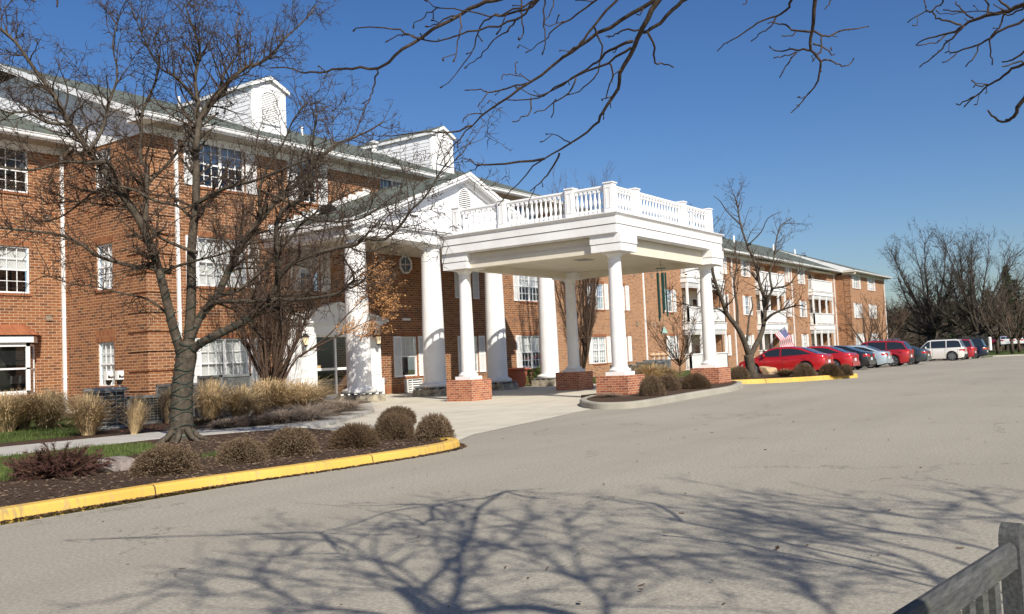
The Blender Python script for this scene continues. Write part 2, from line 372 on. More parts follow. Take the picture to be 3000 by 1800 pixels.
def kerb(name, line, h, wd, mat, side=1, base=0.0):
    # side: +1 the kerb's body lies to the left of the travel direction
    prof = [(0, -.05), (.0, 0), (.02, h*.8), (.045, h*.97), (.07, h), (wd, h), (wd, -.05)]
    mb = MB(); k = len(prof); n = len(line)
    for i, (x, y) in enumerate(line):
        a = line[max(0, i-1)]; b = line[min(n-1, i+1)]; d = V((b[0]-a[0], b[1]-a[1], 0)).normalized(); nn = V((-d.y, d.x, 0))*side
        for (u, z) in prof: mb.v.append((x+nn.x*u, y+nn.y*u, gz(x)+z+base))
    for i in range(n-1):
        for j in range(k-1):
            f = (i*k+j, i*k+j+1, (i+1)*k+j+1, (i+1)*k+j); mb.f.append(f if side > 0 else f[::-1]); mb.m.append(0)
    mb.f.append(tuple(range(k))); mb.m.append(0); mb.f.append(tuple(range((n-1)*k, n*k))); mb.m.append(0)
    return tag(mb.build(name, mat, uv=False), kind='structure')
g = sheet('ground', [(-500, -500), (1200, -500), (1200, 700), (-500, 700)], -.03, M['drylawn'])
sheet('parking_lot', [(-60, -45), (100, -45), (106.5, -45), (106.2, 10.7), (104.5, 12.9), (99, 13.4), (96, 20.5), (44, 20.5), (40, 14), (34.5, 15), (33, 20), (11.3, 9.5), (10, 8.9), (-60, 8.9)], 0.0, M['asphalt'])
KL = smooth_line([(-22, 8.98), (-8, 9.0), (0, 9.02), (3, 9.04), (5.3, 9.08), (6.5, 9.06), (7.8, 8.86), (9.3, 8.70), (10.4, 8.70), (11.05, 8.86), (11.42, 9.22), (11.45, 9.6)], 5)
kerb('yellow_kerb', KL, .12, .19, M['yellow'], 1)
# planting island in front (mulch), bounded by the kerb
isl = [p for p in KL if p[0] > -22.5]
inn = [(x, y+.15) if x < 10.6 else (x-.14, y+.03) for x, y in isl]
sheet('planting_bed', inn+[(11.6, 11), (12.4, 12.7), (13.1, 14.75), (10.5, 15.9), (7.4, 15.7), (-22, 15.7)], .085, M['mulch'])
sheet('lawn', [(-22, 11.6), (4.2, 11.9), (5.6, 11.9), (7.2, 12.7), (9.0, 13.6), (9.6, 14.9), (9.2, 15.75), (7.4, 15.72), (-22, 15.72)], .092, M['lawn'])
sheet('sidewalk', [(-22, 15.7), (7.4, 15.7), (10.4, 15.9), (12.6, 15.0), (13.3, 14.8), (15.4, 15.8), (18.4, 17.7), (21.9, 21.2), (20.0, 20.4), (16.0, 17.05), (14.2, 16.2), (11.6, 17.7), (8.5, 17.9), (-22, 17.9)], .097, M['walk'])
sheet('garden_bed', [(-22, 17.85), (8.5, 17.87), (11.6, 17.67), (14.2, 16.17), (16, 17.02), (19.2, 19.4), (22.5, 21.8), (22.9, 22.6), (23.9, 27.65), (18, 27.65), (18, 32.7), (-22, 32.7)], .088, M['mulch'])
sheet('lawn_strip', [(-22, 18.9), (10.5, 19.1), (12.5, 20.5), (13.4, 22.2), (15.6, 24.2), (15.8, 30), (12, 32), (-22, 32)], .094, M['lawn'])
sheet('concrete_drive', [(11.35, 9.35), (13.02, 10.1), (14.7, 10.44), (19.45, 11.4), (20.8, 12.2), (23, 12.3), (23.3, 14), (31.8, 14), (36, 15.0), (38, 21), (40, 24.4), (40, 24.6), (34, 24.4), (34, 27.65), (23.9, 27.65), (22.5, 22), (18.4, 17.7), (15.4, 15.8), (13.3, 14.8), (12.4, 12.7), (11.6, 11)], .006, M['conc'])
# right-hand island beside the canopy: raised, grey kerb
BI = smooth_line([(23.2, 13.6), (21.6, 13.0), (20.4, 12.25), (19.6, 11.5), (19.45, 10.9), (19.75, 10.42), (20.5, 10.3), (22, 10.42), (24.6, 10.66), (27.3, 10.86), (29.4, 11.35), (31.2, 12.0), (32.4, 12.7)], 5)
kerb('concrete_kerb', BI, .165, .2, M['kerb'], 1)
bi = []
for i, (x, y) in enumerate(BI):
    a, b = BI[max(0, i-1)], BI[min(len(BI)-1, i+1)]; d = V((b[0]-a[0], b[1]-a[1], 0)).normalized(); bi.append((x-d.y*.12, y+d.x*.12))
sheet('island_bed', bi+[(33, 13.7), (33, 14.1), (23.5, 14.1)], .15, M['mulch'])
sheet('lawn_by_wing', [(32.5, 15.2), (36.5, 15.2), (44, 20.7), (97, 20.7), (99, 13.4), (150, 13), (150, 30.7), (43.8, 30.7), (43.8, 27.65), (40, 24.5)], .05, M['lawn'])
sheet('lawn_far', [(104.5, 13.0), (106.4, 10.6), (106.6, -60), (215, -60), (215, 40), (99, 40), (99, 13.5)], .09, M['lawn'])
kerb('far_kerb', [(87, 14.9), (96, 14.2), (104.4, 12.9), (106.3, 10.6), (106.5, -40)], .12, .2, M['kerb'], 1)
# yellow-kerbed peninsula with shrubs beside the first parked car
YK = [(33.4, 14.9), (36.0, 13.7), (38.6, 11.7), (40.1, 10.5), (40.6, 10.55)]
YK = [tuple(gp(px, py).to_2d()) for px, py in ((2130, 1128), (2300, 1121), (2440, 1112), (2512, 1107))]+[tuple((gp(2512, 1107)+V((.5, .35, 0))).to_2d())]
kerb('yellow_kerb', smooth_line(YK, 4), .17, .2, M['yellow'], 1)
sheet('peninsula_bed', [(a+.1, b+.12) for a, b in YK]+[(43.5, 12.5), (45.2, 18.5), (36.5, 19), (33.5, 16.5)], .16, M['mulch'])
sheet('far_road', [(215, -80), (222, -80), (222, 60), (215, 60)], .1, M['asphalt'])

# loose chips and grass blades (uncountable)
def scatter(name, mat, polyf, n, fn, kind='stuff'):
    mb = MB(); k = 0
    while k < n:
        p = polyf()
        if p is None: continue
        fn(mb, p); k += 1
    o = mb.build(name, mat, uv=False); tag(o, kind=kind); return o
def inpoly(poly):
    xs = [p[0] for p in poly]; ys = [p[1] for p in poly]
    def f():
        x = rnd.uniform(min(xs), max(xs)); y = rnd.uniform(min(ys), max(ys)); c = False
        for i in range(len(poly)):
            a = poly[i]; b = poly[i-1]
            if (a[1] > y) != (b[1] > y) and x < (b[0]-a[0])*(y-a[1])/(b[1]-a[1])+a[0]: c = not c
        return (x, y) if c else None
    return f
def chip(z):
    def fn(mb, p):
        l = rnd.uniform(.006, .028); a = rnd.uniform(0, pi); wd = rnd.uniform(.004, .012); h = rnd.uniform(.002, .02); d = V((cos(a), sin(a), rnd.uniform(-.25, .25)))*l; e = V((-sin(a), cos(a), rnd.uniform(-.5, .5)))*wd
        c = V((p[0], p[1], gz(p[0])+z+h)); mb.q(c-d-e, c+d-e, c+d+e, c-d+e)
    return fn
bedpoly = [(3.5, 9.25), (10.5, 9.0), (11.2, 9.6), (12.4, 12.7), (13, 14.6), (9.8, 15), (8.9, 13.6), (5.6, 11.9), (3.5, 11.8)]
tag(scatter('wood_chips', simple('chip_brown', (.19, .135, .09), .9, .1, var=.6, scale=20), inpoly(bedpoly), 4500, chip(.088)), 'brown wood chips strewn over the front planting bed', 'wood chips')
tag(scatter('leaf_litter', M['redleaf'], inpoly([(14.2, 16.4), (16, 17.1), (19.2, 19.5), (22, 21.8), (22, 24), (14, 24), (11, 19)]), 3500, chip(.092)), 'russet leaf litter in the bed before the building wall', 'leaf litter')
def gut():
    i = rnd.randrange(len(KL)-1); a, b = KL[i], KL[i+1]
    if a[0] < 2: return None
    t_ = rnd.random(); d = V((b[0]-a[0], b[1]-a[1], 0)).normalized(); o = abs(rnd.gauss(0, .035))+.005
    return (a[0]+(b[0]-a[0])*t_+d.y*o, a[1]+(b[1]-a[1])*t_-d.x*o)
tag(scatter('gutter_litter', M['twig'], gut, 5200, chip(0)), 'brown leaf litter and grit along the foot of the yellow kerb', 'litter')
tag(scatter('lot_litter', M['twig'], lambda: (lambda p: (p.x, p.y))(gp(rnd.uniform(0, 3000), 1220+560*rnd.random()**1.5, 0)), 120, chip(0)), 'scattered bits of leaf and twig lying on the parking lot', 'litter')
def blade(z, hmin, hmax):
    def fn(mb, p):
        a = rnd.uniform(0, 2*pi); h = rnd.uniform(hmin, hmax); l = rnd.uniform(.0, .6)*h; wd = .0045
        b = V((p[0], p[1], gz(p[0])+z)); t_ = b+V((cos(a)*l, sin(a)*l, h)); e = V((-sin(a), cos(a), 0))*wd
        mb.q(b-e, b+e, t_)
    return fn
tag(scatter('grass_blades', M['grassblade'], inpoly([(3.6, 11.8), (5.6, 11.8), (7.2, 12.6), (9.1, 13.6), (9.7, 15), (9.2, 15.68), (3.6, 15.68)]), 16000, blade(.09, .03, .08)), 'short green grass blades of the strip beside the sidewalk', 'grass')
tag(scatter('grass_blades', M['grassblade'], inpoly([(8.4, 18.9), (10.5, 19.1), (12.5, 20.5), (13.4, 22.2), (13, 24), (8.4, 23)]), 7000, blade(.09, .04, .1)), 'green grass blades below the straw tufts by the left wall', 'grass')
tag(scatter('grass_blades', M['grassblade'], lambda: (rnd.gauss(8.85, .22), rnd.gauss(11.6, .14)), 900, blade(.085, .03, .08)), 'green weed patch on the mulch between two round shrubs', 'grass')
# ------------------------------------------------------------------ building
B0 = V((30, 27.65, 0))
BD = empty('brick_building', B0, 'long three storey red brick building with white trim, dormers and a columned entrance portico', 'building')
def bpart(mb, name, mat, parent=None, **kw): return mb.build(name, mat, parent or BD, origin=B0, **kw)
class Fr:                                   # wall frame: u along wall, z up, d outward
    def __init__(s, O, U, N): s.O = V(O); s.U = V(U); s.N = V(N)
    def p(s, u, z, d=0): return s.O+s.U*u+s.N*d+V((0, 0, z))
    def box(s, mb, u0, u1, z0, z1, d0, d1, m=0): mb.ob(s.p(u0, z0, d0), s.U*(u1-u0), s.N*(d1-d0), V((0, 0, z1-z0)), m)
FM = Fr((0, 27.65, 0), (1, 0, 0), (0, -1, 0))      # main front, u = X
FL = Fr((0, 32.7, 0), (1, 0, 0), (0, -1, 0))       # recessed left wing
FS = Fr((17.97, 0, 0), (0, 1, 0), (-1, 0, 0))      # side wall between them, u = Y
FW = Fr((0, 30.7, 0), (1, 0, 0), (0, -1, 0))       # right wing
FE = Fr((0, 29.15, 0), (1, 0, 0), (0, -1, 0))      # end block
FES = Fr((112.2, 0, 0), (0, 1, 0), (-1, 0, 0))
FMR = Fr((43.8, 0, 0), (0, 1, 0), (1, 0, 0))
def wall(F, u0, u1, z0, z1, ops, mat, rev=.12):
    us = sorted({u0, u1, *[o[0] for o in ops], *[o[1] for o in ops]}); zs = sorted({z0, z1, *[o[2] for o in ops], *[o[3] for o in ops]})
    mb = MB()
    for i in range(len(us)-1):
        for j in range(len(zs)-1):
            cu = (us[i]+us[i+1])/2; cz = (zs[j]+zs[j+1])/2
            if any(o[0] < cu < o[1] and o[2] < cz < o[3] for o in ops): continue
            mb.q(F.p(us[i], zs[j]), F.p(us[i+1], zs[j]), F.p(us[i+1], zs[j+1]), F.p(us[i], zs[j+1]))
    for o in ops:
        a, b, c, d = o[:4]; r = o[4] if len(o) > 4 else rev
        for (p, q_) in (((a, c), (b, c)), ((b, c), (b, d)), ((b, d), (a, d)), ((a, d), (a, c))):
            mb.q(F.p(*p), F.p(*q_), F.p(*q_, -r), F.p(*p, -r))
    return bpart(mb, 'wall', mat)
HW = [(.74, 2.54), (4.42, 6.20), (8.04, 9.74)]
def window(F, u0, u1, z0, z1, units=1, cols=3, blind=None, bl=1.0, upper=True, lower=True, rec=.09, muntins=True, rows=2):
    mb = MB(); fw = .055
    def fb(a, b, c, d, dd0=-rec-.03, dd1=-rec+.045): F.box(mb, a, b, c, d, dd0, dd1)
    fb(u0, u1, z1-fw, z1); fb(u0, u1, z0, z0+fw, -rec-.03, -rec+.06); fb(u0, u0+fw, z0+fw, z1-fw); fb(u1-fw, u1, z0+fw, z1-fw)
    wu = (u1-u0)/units; zm = (z0+z1)/2
    for k in range(units):
        a = u0+wu*k+(fw if k == 0 else .045); b = u0+wu*(k+1)-(fw if k == units-1 else .045)
        if k: fb(u0+wu*k-.045, u0+wu*k+.045, z0+fw, z1-fw, -rec-.03, -rec+.05)
        F.box(mb, a, b, zm-.028, zm+.028, -rec-.028, -rec+.03)
        if muntins:
            for (s0, s1, on) in ((z0+fw, zm-.028, lower), (zm+.028, z1-fw, upper)):
                if not on: continue
                for c in range(1, cols):
                    x = a+(b-a)*c/cols; F.box(mb, x-.011, x+.011, s0, s1, -rec-.012, -rec+.012)
                for r in range(1, rows):
                    zz = s0+(s1-s0)*r/rows; F.box(mb, a, b, zz-.011, zz+.011, -rec-.011, -rec+.011)
    w_ = bpart(mb, 'window', M['white'])
    g_ = MB(); g_.q(F.p(u0+.03, z0+.03, -rec-.02), F.p(u1-.03, z0+.03, -rec-.02), F.p(u1-.03, z1-.03, -rec-.02), F.p(u0+.03, z1-.03, -rec-.02))
    g_.build('pane', M['glass'], w_, origin=B0, uv=False)
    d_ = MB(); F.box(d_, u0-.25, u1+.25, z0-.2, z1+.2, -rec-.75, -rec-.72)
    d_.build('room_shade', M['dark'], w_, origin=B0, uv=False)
    if blind:
        zb = z1-(z1-z0)*bl
        b_ = MB(); n = max(3, int((z1-zb)/.045))
        for k in range(units):
            a = u0+wu*k+.05; b = u0+wu*(k+1)-.05
            if blind == 'blind':
                for i in range(n):
                    zz = z1-.04-(z1-zb-.05)*i/n; b_.ob(F.p(a, zz-.036, -rec-.085), F.U*(b-a), F.N*.012, V((0, 0, .040)))
            else:
                nn = 14; pts = [(a+(b-a)*i/nn, -rec-.11-.018*sin(i*2.1)) for i in range(nn+1)]
                for i in range(nn): b_.q(F.p(pts[i][0], zb, pts[i][1]), F.p(pts[i+1][0], zb, pts[i+1][1]), F.p(pts[i+1][0], z1-.04, pts[i+1][1]), F.p(pts[i][0], z1-.04, pts[i][1]))
        b_.build('blind' if blind == 'blind' else 'curtain', M['curtain'] if blind == 'curtain' else M['blind'], w_, origin=B0, uv=False)
    return w_
shut_mesh = {}
def shutter(F, u0, z0, z1, wd=.5):
    key = (id(F), round(z1-z0, 2), wd)
    if key not in shut_mesh:
        mb = MB(); h = z1-z0; st = .055
        G = Fr((0, 0, 0), F.U, F.N)
        G.box(mb, 0, st, 0, h, .005, .05); G.box(mb, wd-st, wd, 0, h, .005, .05)
        for a, b in ((0, .09), (h*.47, h*.47+.07), (h-.08, h)): G.box(mb, st, wd-st, a, b, .005, .048)
        G.box(mb, st, wd-st, .05, h-.05, .006, .014)
        for a, b in ((.09, h*.47), (h*.47+.07, h-.08)):
            n = int((b-a)/.045)
            for i in range(n):
                z = a+(b-a)*(i+.2)/n; mb.ob(G.p(st, z, .038), G.U*(wd-2*st), -G.N*.024+V((0, 0, .026)), G.N*.004+V((0, 0, .006)))
        shut_mesh[key] = mb.build('shutter', M['white'], BD, uv=False)
        o = shut_mesh[key]
    else:
        o = shut_mesh[key].copy(); COL.objects.link(o)
    o.location = F.p(u0, z0)-B0
    return o
lint = {}
def lintel(F, u0, u1, z, h=.21, d=.006):
    mb = MB(); F.box(mb, u0, u1, z, z+h, -.1, d); bpart(mb, 'lintel', M['soldier'])
def sill(F, u0, u1, z, mat=None):
    mb = MB(); mb.ob(F.p(u0-.03, z-.085, -.09), F.U*(u1-u0+.06), F.N*.135+V((0, 0, -.012)), V((0, 0, .085))); bpart(mb, 'sill', mat or M['soldier'])
def quoin(F, u0, u1, z0, z1, step=.67, d=.05, skip=()):
    mb = MB(); z = z0; i = 0
    while z < z1-.1:
        F.box(mb, u0, u1, z+.07, min(z1, z+step), -.02, d); z += step
    return bpart(mb, 'quoin', M['brick'])
def downspout(F, u, z0, z1, d=.06, shoe=True, mat=None):
    mb = MB(); F.box(mb, u-.055, u+.055, z0+.12, z1, .012, .012+.085)
    for z in (z0+1.2, z0+3.4, z0+5.6, z0+7.8):
        if z < z1-.2: F.box(mb, u-.075, u+.075, z, z+.04, .003, .104)
    mb.ob(F.p(u-.055, z0+.12, .012), F.U*.11, F.N*.085, F.N*.18+V((0, 0, -.12)))
    mb.ob(F.p(u-.055, z1, .012), F.U*.11, F.N*.085, F.N*.72+V((0, 0, .22)))
    return bpart(mb, 'downspout', mat or M['white'])
# openings -----------------------------------------------------------
mainops = []; sideops = []; leftops = []
lg = [(20.03, 22.17, *HW[i]) for i in range(3)]
mainops += lg
mainops += [(24.78, 25.82, *HW[2]), (24.78, 25.82, *HW[1]), (30.6, 31.66, .74, 2.54), (35.2, 36.3, .74, 2.54), (35.12, 36.0, 4.42, 6.0), (40.17, 42.3, .74, 2.54), (40.17, 42.3, 4.42, 6.04), (29.6, 31.3, 8.04, 9.74), (35.2, 36.3, 8.04, 9.74), (40.17, 42.3, 8.04, 9.74), (30.72, 31.72, .03, .58, .2)]
mainops += [(25.25, 27.9, .02, 2.75, 1.6)]
E1 = .05
wall(FM, 17.97, 43.8, -.3, 9.62, mainops, M['brick'])
wall(FMR, 27.65, 30.7, -.4, 9.62, [], M['brick'])
for y0 in (29.68,):
    sideops += [(29.7, 30.72, 1.0, 2.55), (29.7, 30.72, 4.42, 6.04), (29.7, 30.72, 8.06, 9.45)]
wall(FS, 27.65, 32.7, -.3, 9.62, sideops, M['brick'])
leftops += [(14.3, 16.6, 4.42, 6.09), (14.3, 16.6, 8.04, 9.62), (9.5, 11.8, 4.42, 6.09), (9.5, 11.8, 8.04, 9.62), (9.5, 11.8, .74, 2.54)]
wall(FL, -14, 17.97, -.3, 9.62, leftops+[(13.4, 16.6, .84, 2.7)], M['brick'])
# windows
window(FM, *lg[0], units=2, blind='blind', bl=.93); window(FM, *lg[1], units=2, blind='blind', bl=.97); window(FM, *lg[2], units=2, blind='curtain', bl=.5, rows=2)
window(FM, 24.78, 25.82, *HW[2], blind='curtain', bl=.5); window(FM, 24.78, 25.82, *HW[1], blind='blind', bl=.6)
window(FM, 30.6, 31.66, .74, 2.54, blind='blind', bl=.5, lower=False); window(FM, 35.2, 36.3, .74, 2.54, blind='blind', bl=.5)
window(FM, 35.12, 36.0, 4.42, 6.0, blind='blind', bl=.5)
window(FM, 40.17, 42.3, .74, 2.54, units=2, blind='blind', bl=.5); window(FM, 40.17, 42.3, 4.42, 6.04, units=2, blind='blind', bl=.55)
window(FM, 29.6, 31.3, 8.04, 9.74, units=2, blind='curtain', bl=.5); window(FM, 35.2, 36.3, 8.04, 9.74, blind='curtain', bl=.5); window(FM, 40.17, 42.3, 8.04, 9.74, units=2, blind='curtain', bl=.5)
for o_, bl in zip(sideops, (.97, .95, .5)): window(FS, *o_, blind='blind', bl=bl)
for o_ in leftops: window(FL, *o_, units=2, blind=None if o_[2] > 8 else 'blind', bl=.5)
for (u, z0, z1) in ((19.5, *HW[0]), (22.2, *HW[0]), (19.5, *HW[1]), (22.2, *HW[1]), (19.5, *HW[2]), (22.2, *HW[2]), (24.24, *HW[2]), (25.86, *HW[2]), (24.24, *HW[1]), (25.86, *HW[1])): shutter(FM, u, z0-.02, z1)
for u in (30.06, 31.74, 34.66, 36.34, 39.62, 42.34): shutter(FM, u, .72, 2.55)
for u in (34.60, 36.04, 39.62, 42.34): shutter(FM, u, 4.40, 6.06)
for o_ in mainops[:10]:
    sill(FM, o_[0], o_[1], o_[2])
    if o_[3] < 8: lintel(FM, o_[0]-.1, o_[1]+.1, o_[3])
for o_ in sideops:
    sill(FS, o_[0]-.05, o_[1]+.05, o_[2])
    if o_[3] < 8: lintel(FS, o_[0]-.1, o_[1]+.1, o_[3], .42 if o_[3] < 3 else .21)
for o_ in leftops:
    sill(FL, o_[0]-.03, o_[1]+.03, o_[2])
    if o_[3] < 8: lintel(FL, o_[0]-.1, o_[1]+.1, o_[3])
quoin(FM, 17.94, 19.05, .05, 9.5); quoin(FS, 27.62, 28.75, .05, 9.5)
mb = MB(); FM.box(mb, 28.95, 30.70, -.02, .34, -.05, .008); FM.box(mb, 31.74, 36, -.02, .34, -.05, .008); bpart(mb, 'soldier_course', M['soldier'])
downspout(FM, 19.16, .1, 9.6); downspout(FL, 17.80, .15, 9.55)
# frieze boards and soffits ------------------------------------------
def eave(F, u0, u1, zt=10.07, over=.85, zf=9.62, zs=9.86, endl=0, endr=0):
    mb = MB(); F.box(mb, u0, u1, zf-.02, zs, -.02, .03); bpart(mb, 'frieze_board', M['white'])
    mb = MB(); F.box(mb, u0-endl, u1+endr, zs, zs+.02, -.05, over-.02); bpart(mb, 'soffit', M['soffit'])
    mb = MB(); F.box(mb, u0-endl, u1+endr, zs, zt-.02, over-.02, over+.005)
    # K-style gutter
    pr = [(over+.005, zt-.15), (over+.075, zt-.15), (over+.10, zt-.11), (over+.095, zt-.06), (over+.13, zt-.02), (over+.13, zt), (over+.115, zt), (over+.005, zt-.012)]
    n = len(mb.v); k = len(pr)
    for u in (u0-endl, u1+endr): mb.v += [tuple(F.p(u, z, d)) for d, z in pr]
    for i in range(k):
        j = (i+1) % k; mb.f.append((n+i, n+j, n+k+j, n+k+i)); mb.m.append(0)
    mb.f.append(tuple(range(n, n+k))); mb.m.append(0); mb.f.append(tuple(range(n+k, n+2*k))); mb.m.append(0)
    bpart(mb, 'gutter', M['white'])
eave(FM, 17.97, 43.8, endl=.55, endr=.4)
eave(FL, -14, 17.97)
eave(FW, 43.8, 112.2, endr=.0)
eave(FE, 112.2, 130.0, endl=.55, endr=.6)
mb = MB(); mb.box(111.65, 112.2, 28.3, 29.85, 9.86, 9.88); mb.box(111.62, 111.65, 28.3, 29.85, 9.86, 10.05); bpart(mb, 'soffit', M['cream'])
# ------------------------------------------------------------------ roofs
def roofslab(pts, name='roof', t=.03):
    mb = MB(); mb.prism([V(p) for p in pts], (0, 0, -t)); return bpart(mb, name, M['roof'])
RY, RZ = 37.0, 14.08
EY = 26.78
roofslab([(17.42, EY, 10.085), (44.3, EY, 10.085), (44.3, RY, RZ), (17.42, RY, RZ)])
roofslab([(17.42, RY, RZ), (44.3, RY, RZ), (44.3, 45, 9.9), (17.42, 45, 9.9)])
# wing roof
WE = 29.83; WY, WZ = 38.0, 13.66
zr = lambda Y: 10.085+(WZ-10.085)*(Y-WE)/(WY-WE)
roofslab([(43.4, WE, 10.085), (111.62, WE, 10.085), (111.62, WY, WZ), (51.5, WY, WZ)])
EE = 28.25
roofslab([(111.6, EE, 10.085), (130.6, EE, 10.085), (118.6, WY, WZ), (111.6, WY, WZ)])
mb = MB(); mb.q((111.6, EE, 10.06), (111.6, WY, WZ-.01), (111.6, WE, 10.06)); bpart(mb, 'gable_infill', M['white'])
roofslab([(130.62, EE, 10.085), (130.62, 47, 10.085), (118.6, WY, WZ)])
roofslab([(51.5, WY, WZ), (118.6, WY, WZ), (130.6, 47, 10.0), (44, 47, 10.0)])
# left wing roof
LE = 31.83
roofslab([(-15, LE, 10.085), (17.99, LE, 10.085), (17.99, 41, 13.8), (-15, 41, 13.8)])
# gable side of the main block: siding laps up to the rake
def laps(name, F, poly_u, z0, z1, step, parent=None, mat=None, origin=B0):
    """clapboard between u-limits poly_u(z)->(a,b)"""
    mb = MB(); z = z0
    while z < z1-1e-4:
        zz = min(z1, z+step); a0, b0 = poly_u(z); a1, b1 = poly_u(zz)
        if b0-a0 > .01:
            mb.q(F.p(a0, z, .026), F.p(b0, z, .026), F.p(b1, zz, .008), F.p(a1, zz, .008)); mb.q(F.p(a0, z, .0), F.p(b0, z, .0), F.p(b0, z, .026), F.p(a0, z, .026))
        z = zz
    return mb.build(name, mat or M['white2'], parent or BD, origin=origin, uv=False)
sl_ = (RZ-10.085)/(RY-EY)
laps('gable_siding', FS, lambda z: (max(27.55, EY+(z+.12-10.085)/sl_), 2*RY-EY-(z+.12-10.085)/sl_), 9.86, 13.4, .2)
mb = MB(); FS.box(mb, 27.6, 32.0, 9.60, 9.87, -.02, .035); bpart(mb, 'frieze_board', M['white'])
mb = MB()                                    # rake board and its soffit
mb.prism([V((17.40, EY, 10.06)), V((17.40, RY, RZ-.02)), V((17.40, RY, RZ-.26)), V((17.40, EY, 9.82))], (.03, 0, 0)); bpart(mb, 'rake_board', M['white'])
mb = MB(); mb.prism([V((17.43, EY, 9.86)), V((17.43, RY, RZ-.2)), V((17.97, RY, RZ-.2)), V((17.97, EY, 9.86))], (0, 0, -.02)); bpart(mb, 'soffit', M['white'])
# boxed cornice return at the corner
mb = MB(); mb.box(17.40, 17.96, EY, 27.75, 9.845, 10.04); bpart(mb, 'cornice_return', M['white'])
# dormers --------------------------------------------------------------
HD = .90
def dormer(xc, arch):
    x0, x1, yf = xc-HD, xc+HD, 30.5; ze, za = 13.52, 13.93; zb = 10.085+sl_*(yf-EY)-.05
    d = MB()
    d.box(x0, x1, yf+.02, RY-.2, zb, ze); dm = bpart(d, 'dormer', M['white2'])
    F = Fr((xc, yf, 0), (1, 0, 0), (0, -1, 0))
    laps('siding', F, lambda z: (-HD, HD) if z < ze else (-HD*(za-z)/(za-ze), HD*(za-z)/(za-ze)), zb, za-.02, .19, dm)
    f2 = MB(); f2.q((x0, yf+.02, ze), (x1, yf+.02, ze), (xc, yf+.02, za)); f2.build('gable_backing', M['white'], dm, origin=B0)
    FSd = Fr((x0, 0, 0), (0, 1, 0), (-1, 0, 0)); laps('siding', FSd, lambda z: (yf, min(RY-.3, max(yf+.02, EY+(z+.19-10.085)/sl_))), zb, ze, .19, dm)
    t_ = MB()
    for s in (-1, 1):
        F.box(t_, min(s*HD, s*.78), max(s*HD, s*.78), zb, ze+.05, .0, .04)
    F.box(t_, -HD, HD, ze-.08, ze+.05, .0, .045); F.box(t_, -.9, .9, zb, zb+.18, 0, .045); t_.box(x0-.03, x0, yf, yf+.13, zb, ze); t_.build('corner_board', M['white'], dm, origin=B0, uv=False)
    rf = MB(); ov = .13; yo = yf-.16; sl2 = (za-ze)/HD
    for s in (-1, 1):
        a = V((xc, yo, za+.09)); b = V((xc+s*(HD+ov), yo, za+.09-sl2*(HD+ov))); c = V((xc+s*(HD+ov), RY-.1, b.z)); e = V((xc, RY-.1, a.z)); rf.prism([a, b, c, e], (0, 0, -.03))
    r_ = rf.build('dormer_roof', M['roof'], dm, origin=B0)
    rk = MB()
    for s in (-1, 1):
        a = V((xc, yo-.012, za+.06)); b = V((xc+s*(HD+ov), yo-.012, za+.06-sl2*(HD+ov))); rk.prism([a, b, b-V((0, 0, .16)), a-V((0, 0, .16))], (0, .03, 0))
        a = V((xc, yo, za+.03)); b = V((xc+s*(HD+ov), yo, za+.03-sl2*(HD+ov))); rk.prism([a, b, V((b.x, RY+.6, b.z)), V((a.x, RY+.6, a.z))], (0, 0, -.02))
        rk.ob(V((xc+s*(HD+ov)-.02, yo, za+.06-sl2*(HD+ov)-.14)), V((.04, 0, 0)), V((0, RY+1.2-yo, 0)), V((0, 0, .14)))
    rk.build('rake_trim', M['white'], dm, origin=B0, uv=False)
    v_ = MB(); z0, z1 = zb+.42, ze-.28; hw = .50
    if arch:
        pts = [(-hw, z0), (hw, z0), (hw, z1-.3)]+[(hw*cos(a*pi/8), z1-.3+hw*.75*sin(a*pi/8)) for a in range(1, 8)]+[(-hw, z1-.3)]
    else: pts = [(-hw, z0), (hw, z0), (hw, z1+.05), (-hw, z1+.05)]
    v_.prism([F.p(a, z, .03) for a, z in pts], F.N*.012, 1)
    zz = z0+.03; top = max(p[1] for p in pts)
    while zz < top-.06:
        wd = hw-.03
        if arch and zz > z1-.3: wd = max(.02, hw*sqrt(max(0, 1-((zz+.05-z1+.3)/(hw*.75))**2))-.03)
        v_.ob(F.p(-wd, zz, .065), F.U*(2*wd), -F.N*.025+V((0, 0, .05)), F.N*.004+V((0, 0, .012)), 0); zz += .078
    for i in range(len(pts)):
        a = F.p(*pts[i], .055); b = F.p(*pts[(i+1) % len(pts)], .055); v_.bar(a, b, .07, .07, 0)
    v_.build('louvre_vent', [M['white'], M['acgrey']], dm, origin=B0, uv=False)
dormer(25.85, True); dormer(37.6, False)
def vent_pipe(x, y, z, h=.5, r=.06, mat='white', cap=False):
    mb = MB(); mb.lathe([(r, -.4), (r, h), (r*.8, h), (r*.8, h-.1)], (x, y, z), 10)
    if cap: mb.lathe([(r*1.5, h+.02), (r*1.9, h+.06), (r*1.9, h+.12), (r*.7, h+.22)], (x, y, z), 10); mb.lathe([(r*1.4, h*.55), (r*1.4, h*.62)], (x, y, z), 10)
    o = bpart(mb, 'chimney' if cap else 'vent_pipe', M[mat], smooth=False, uv=False); return o
zm_ = lambda y: 10.085+sl_*(y-EY)
vent_pipe(23.7, 33.8, zm_(33.8), .5); vent_pipe(31.4, 34.6, zm_(34.6), .42); vent_pipe(35.9, 33.9, zm_(33.9), .42, .15, 'blind', True)
for x in (93.5, 106, 114): vent_pipe(x, 36, zr(36)-.05, .75, .11)
for x in (88.0, 97.5, 117.5):
    mb = MB(); z = zr(36.4)-.02; mb.lathe([(.28, 0), (.3, .14), (.1, .22)], (x+1.5, 36.4, z), 10); bpart(mb, 'roof_vent', M['black'], uv=False)
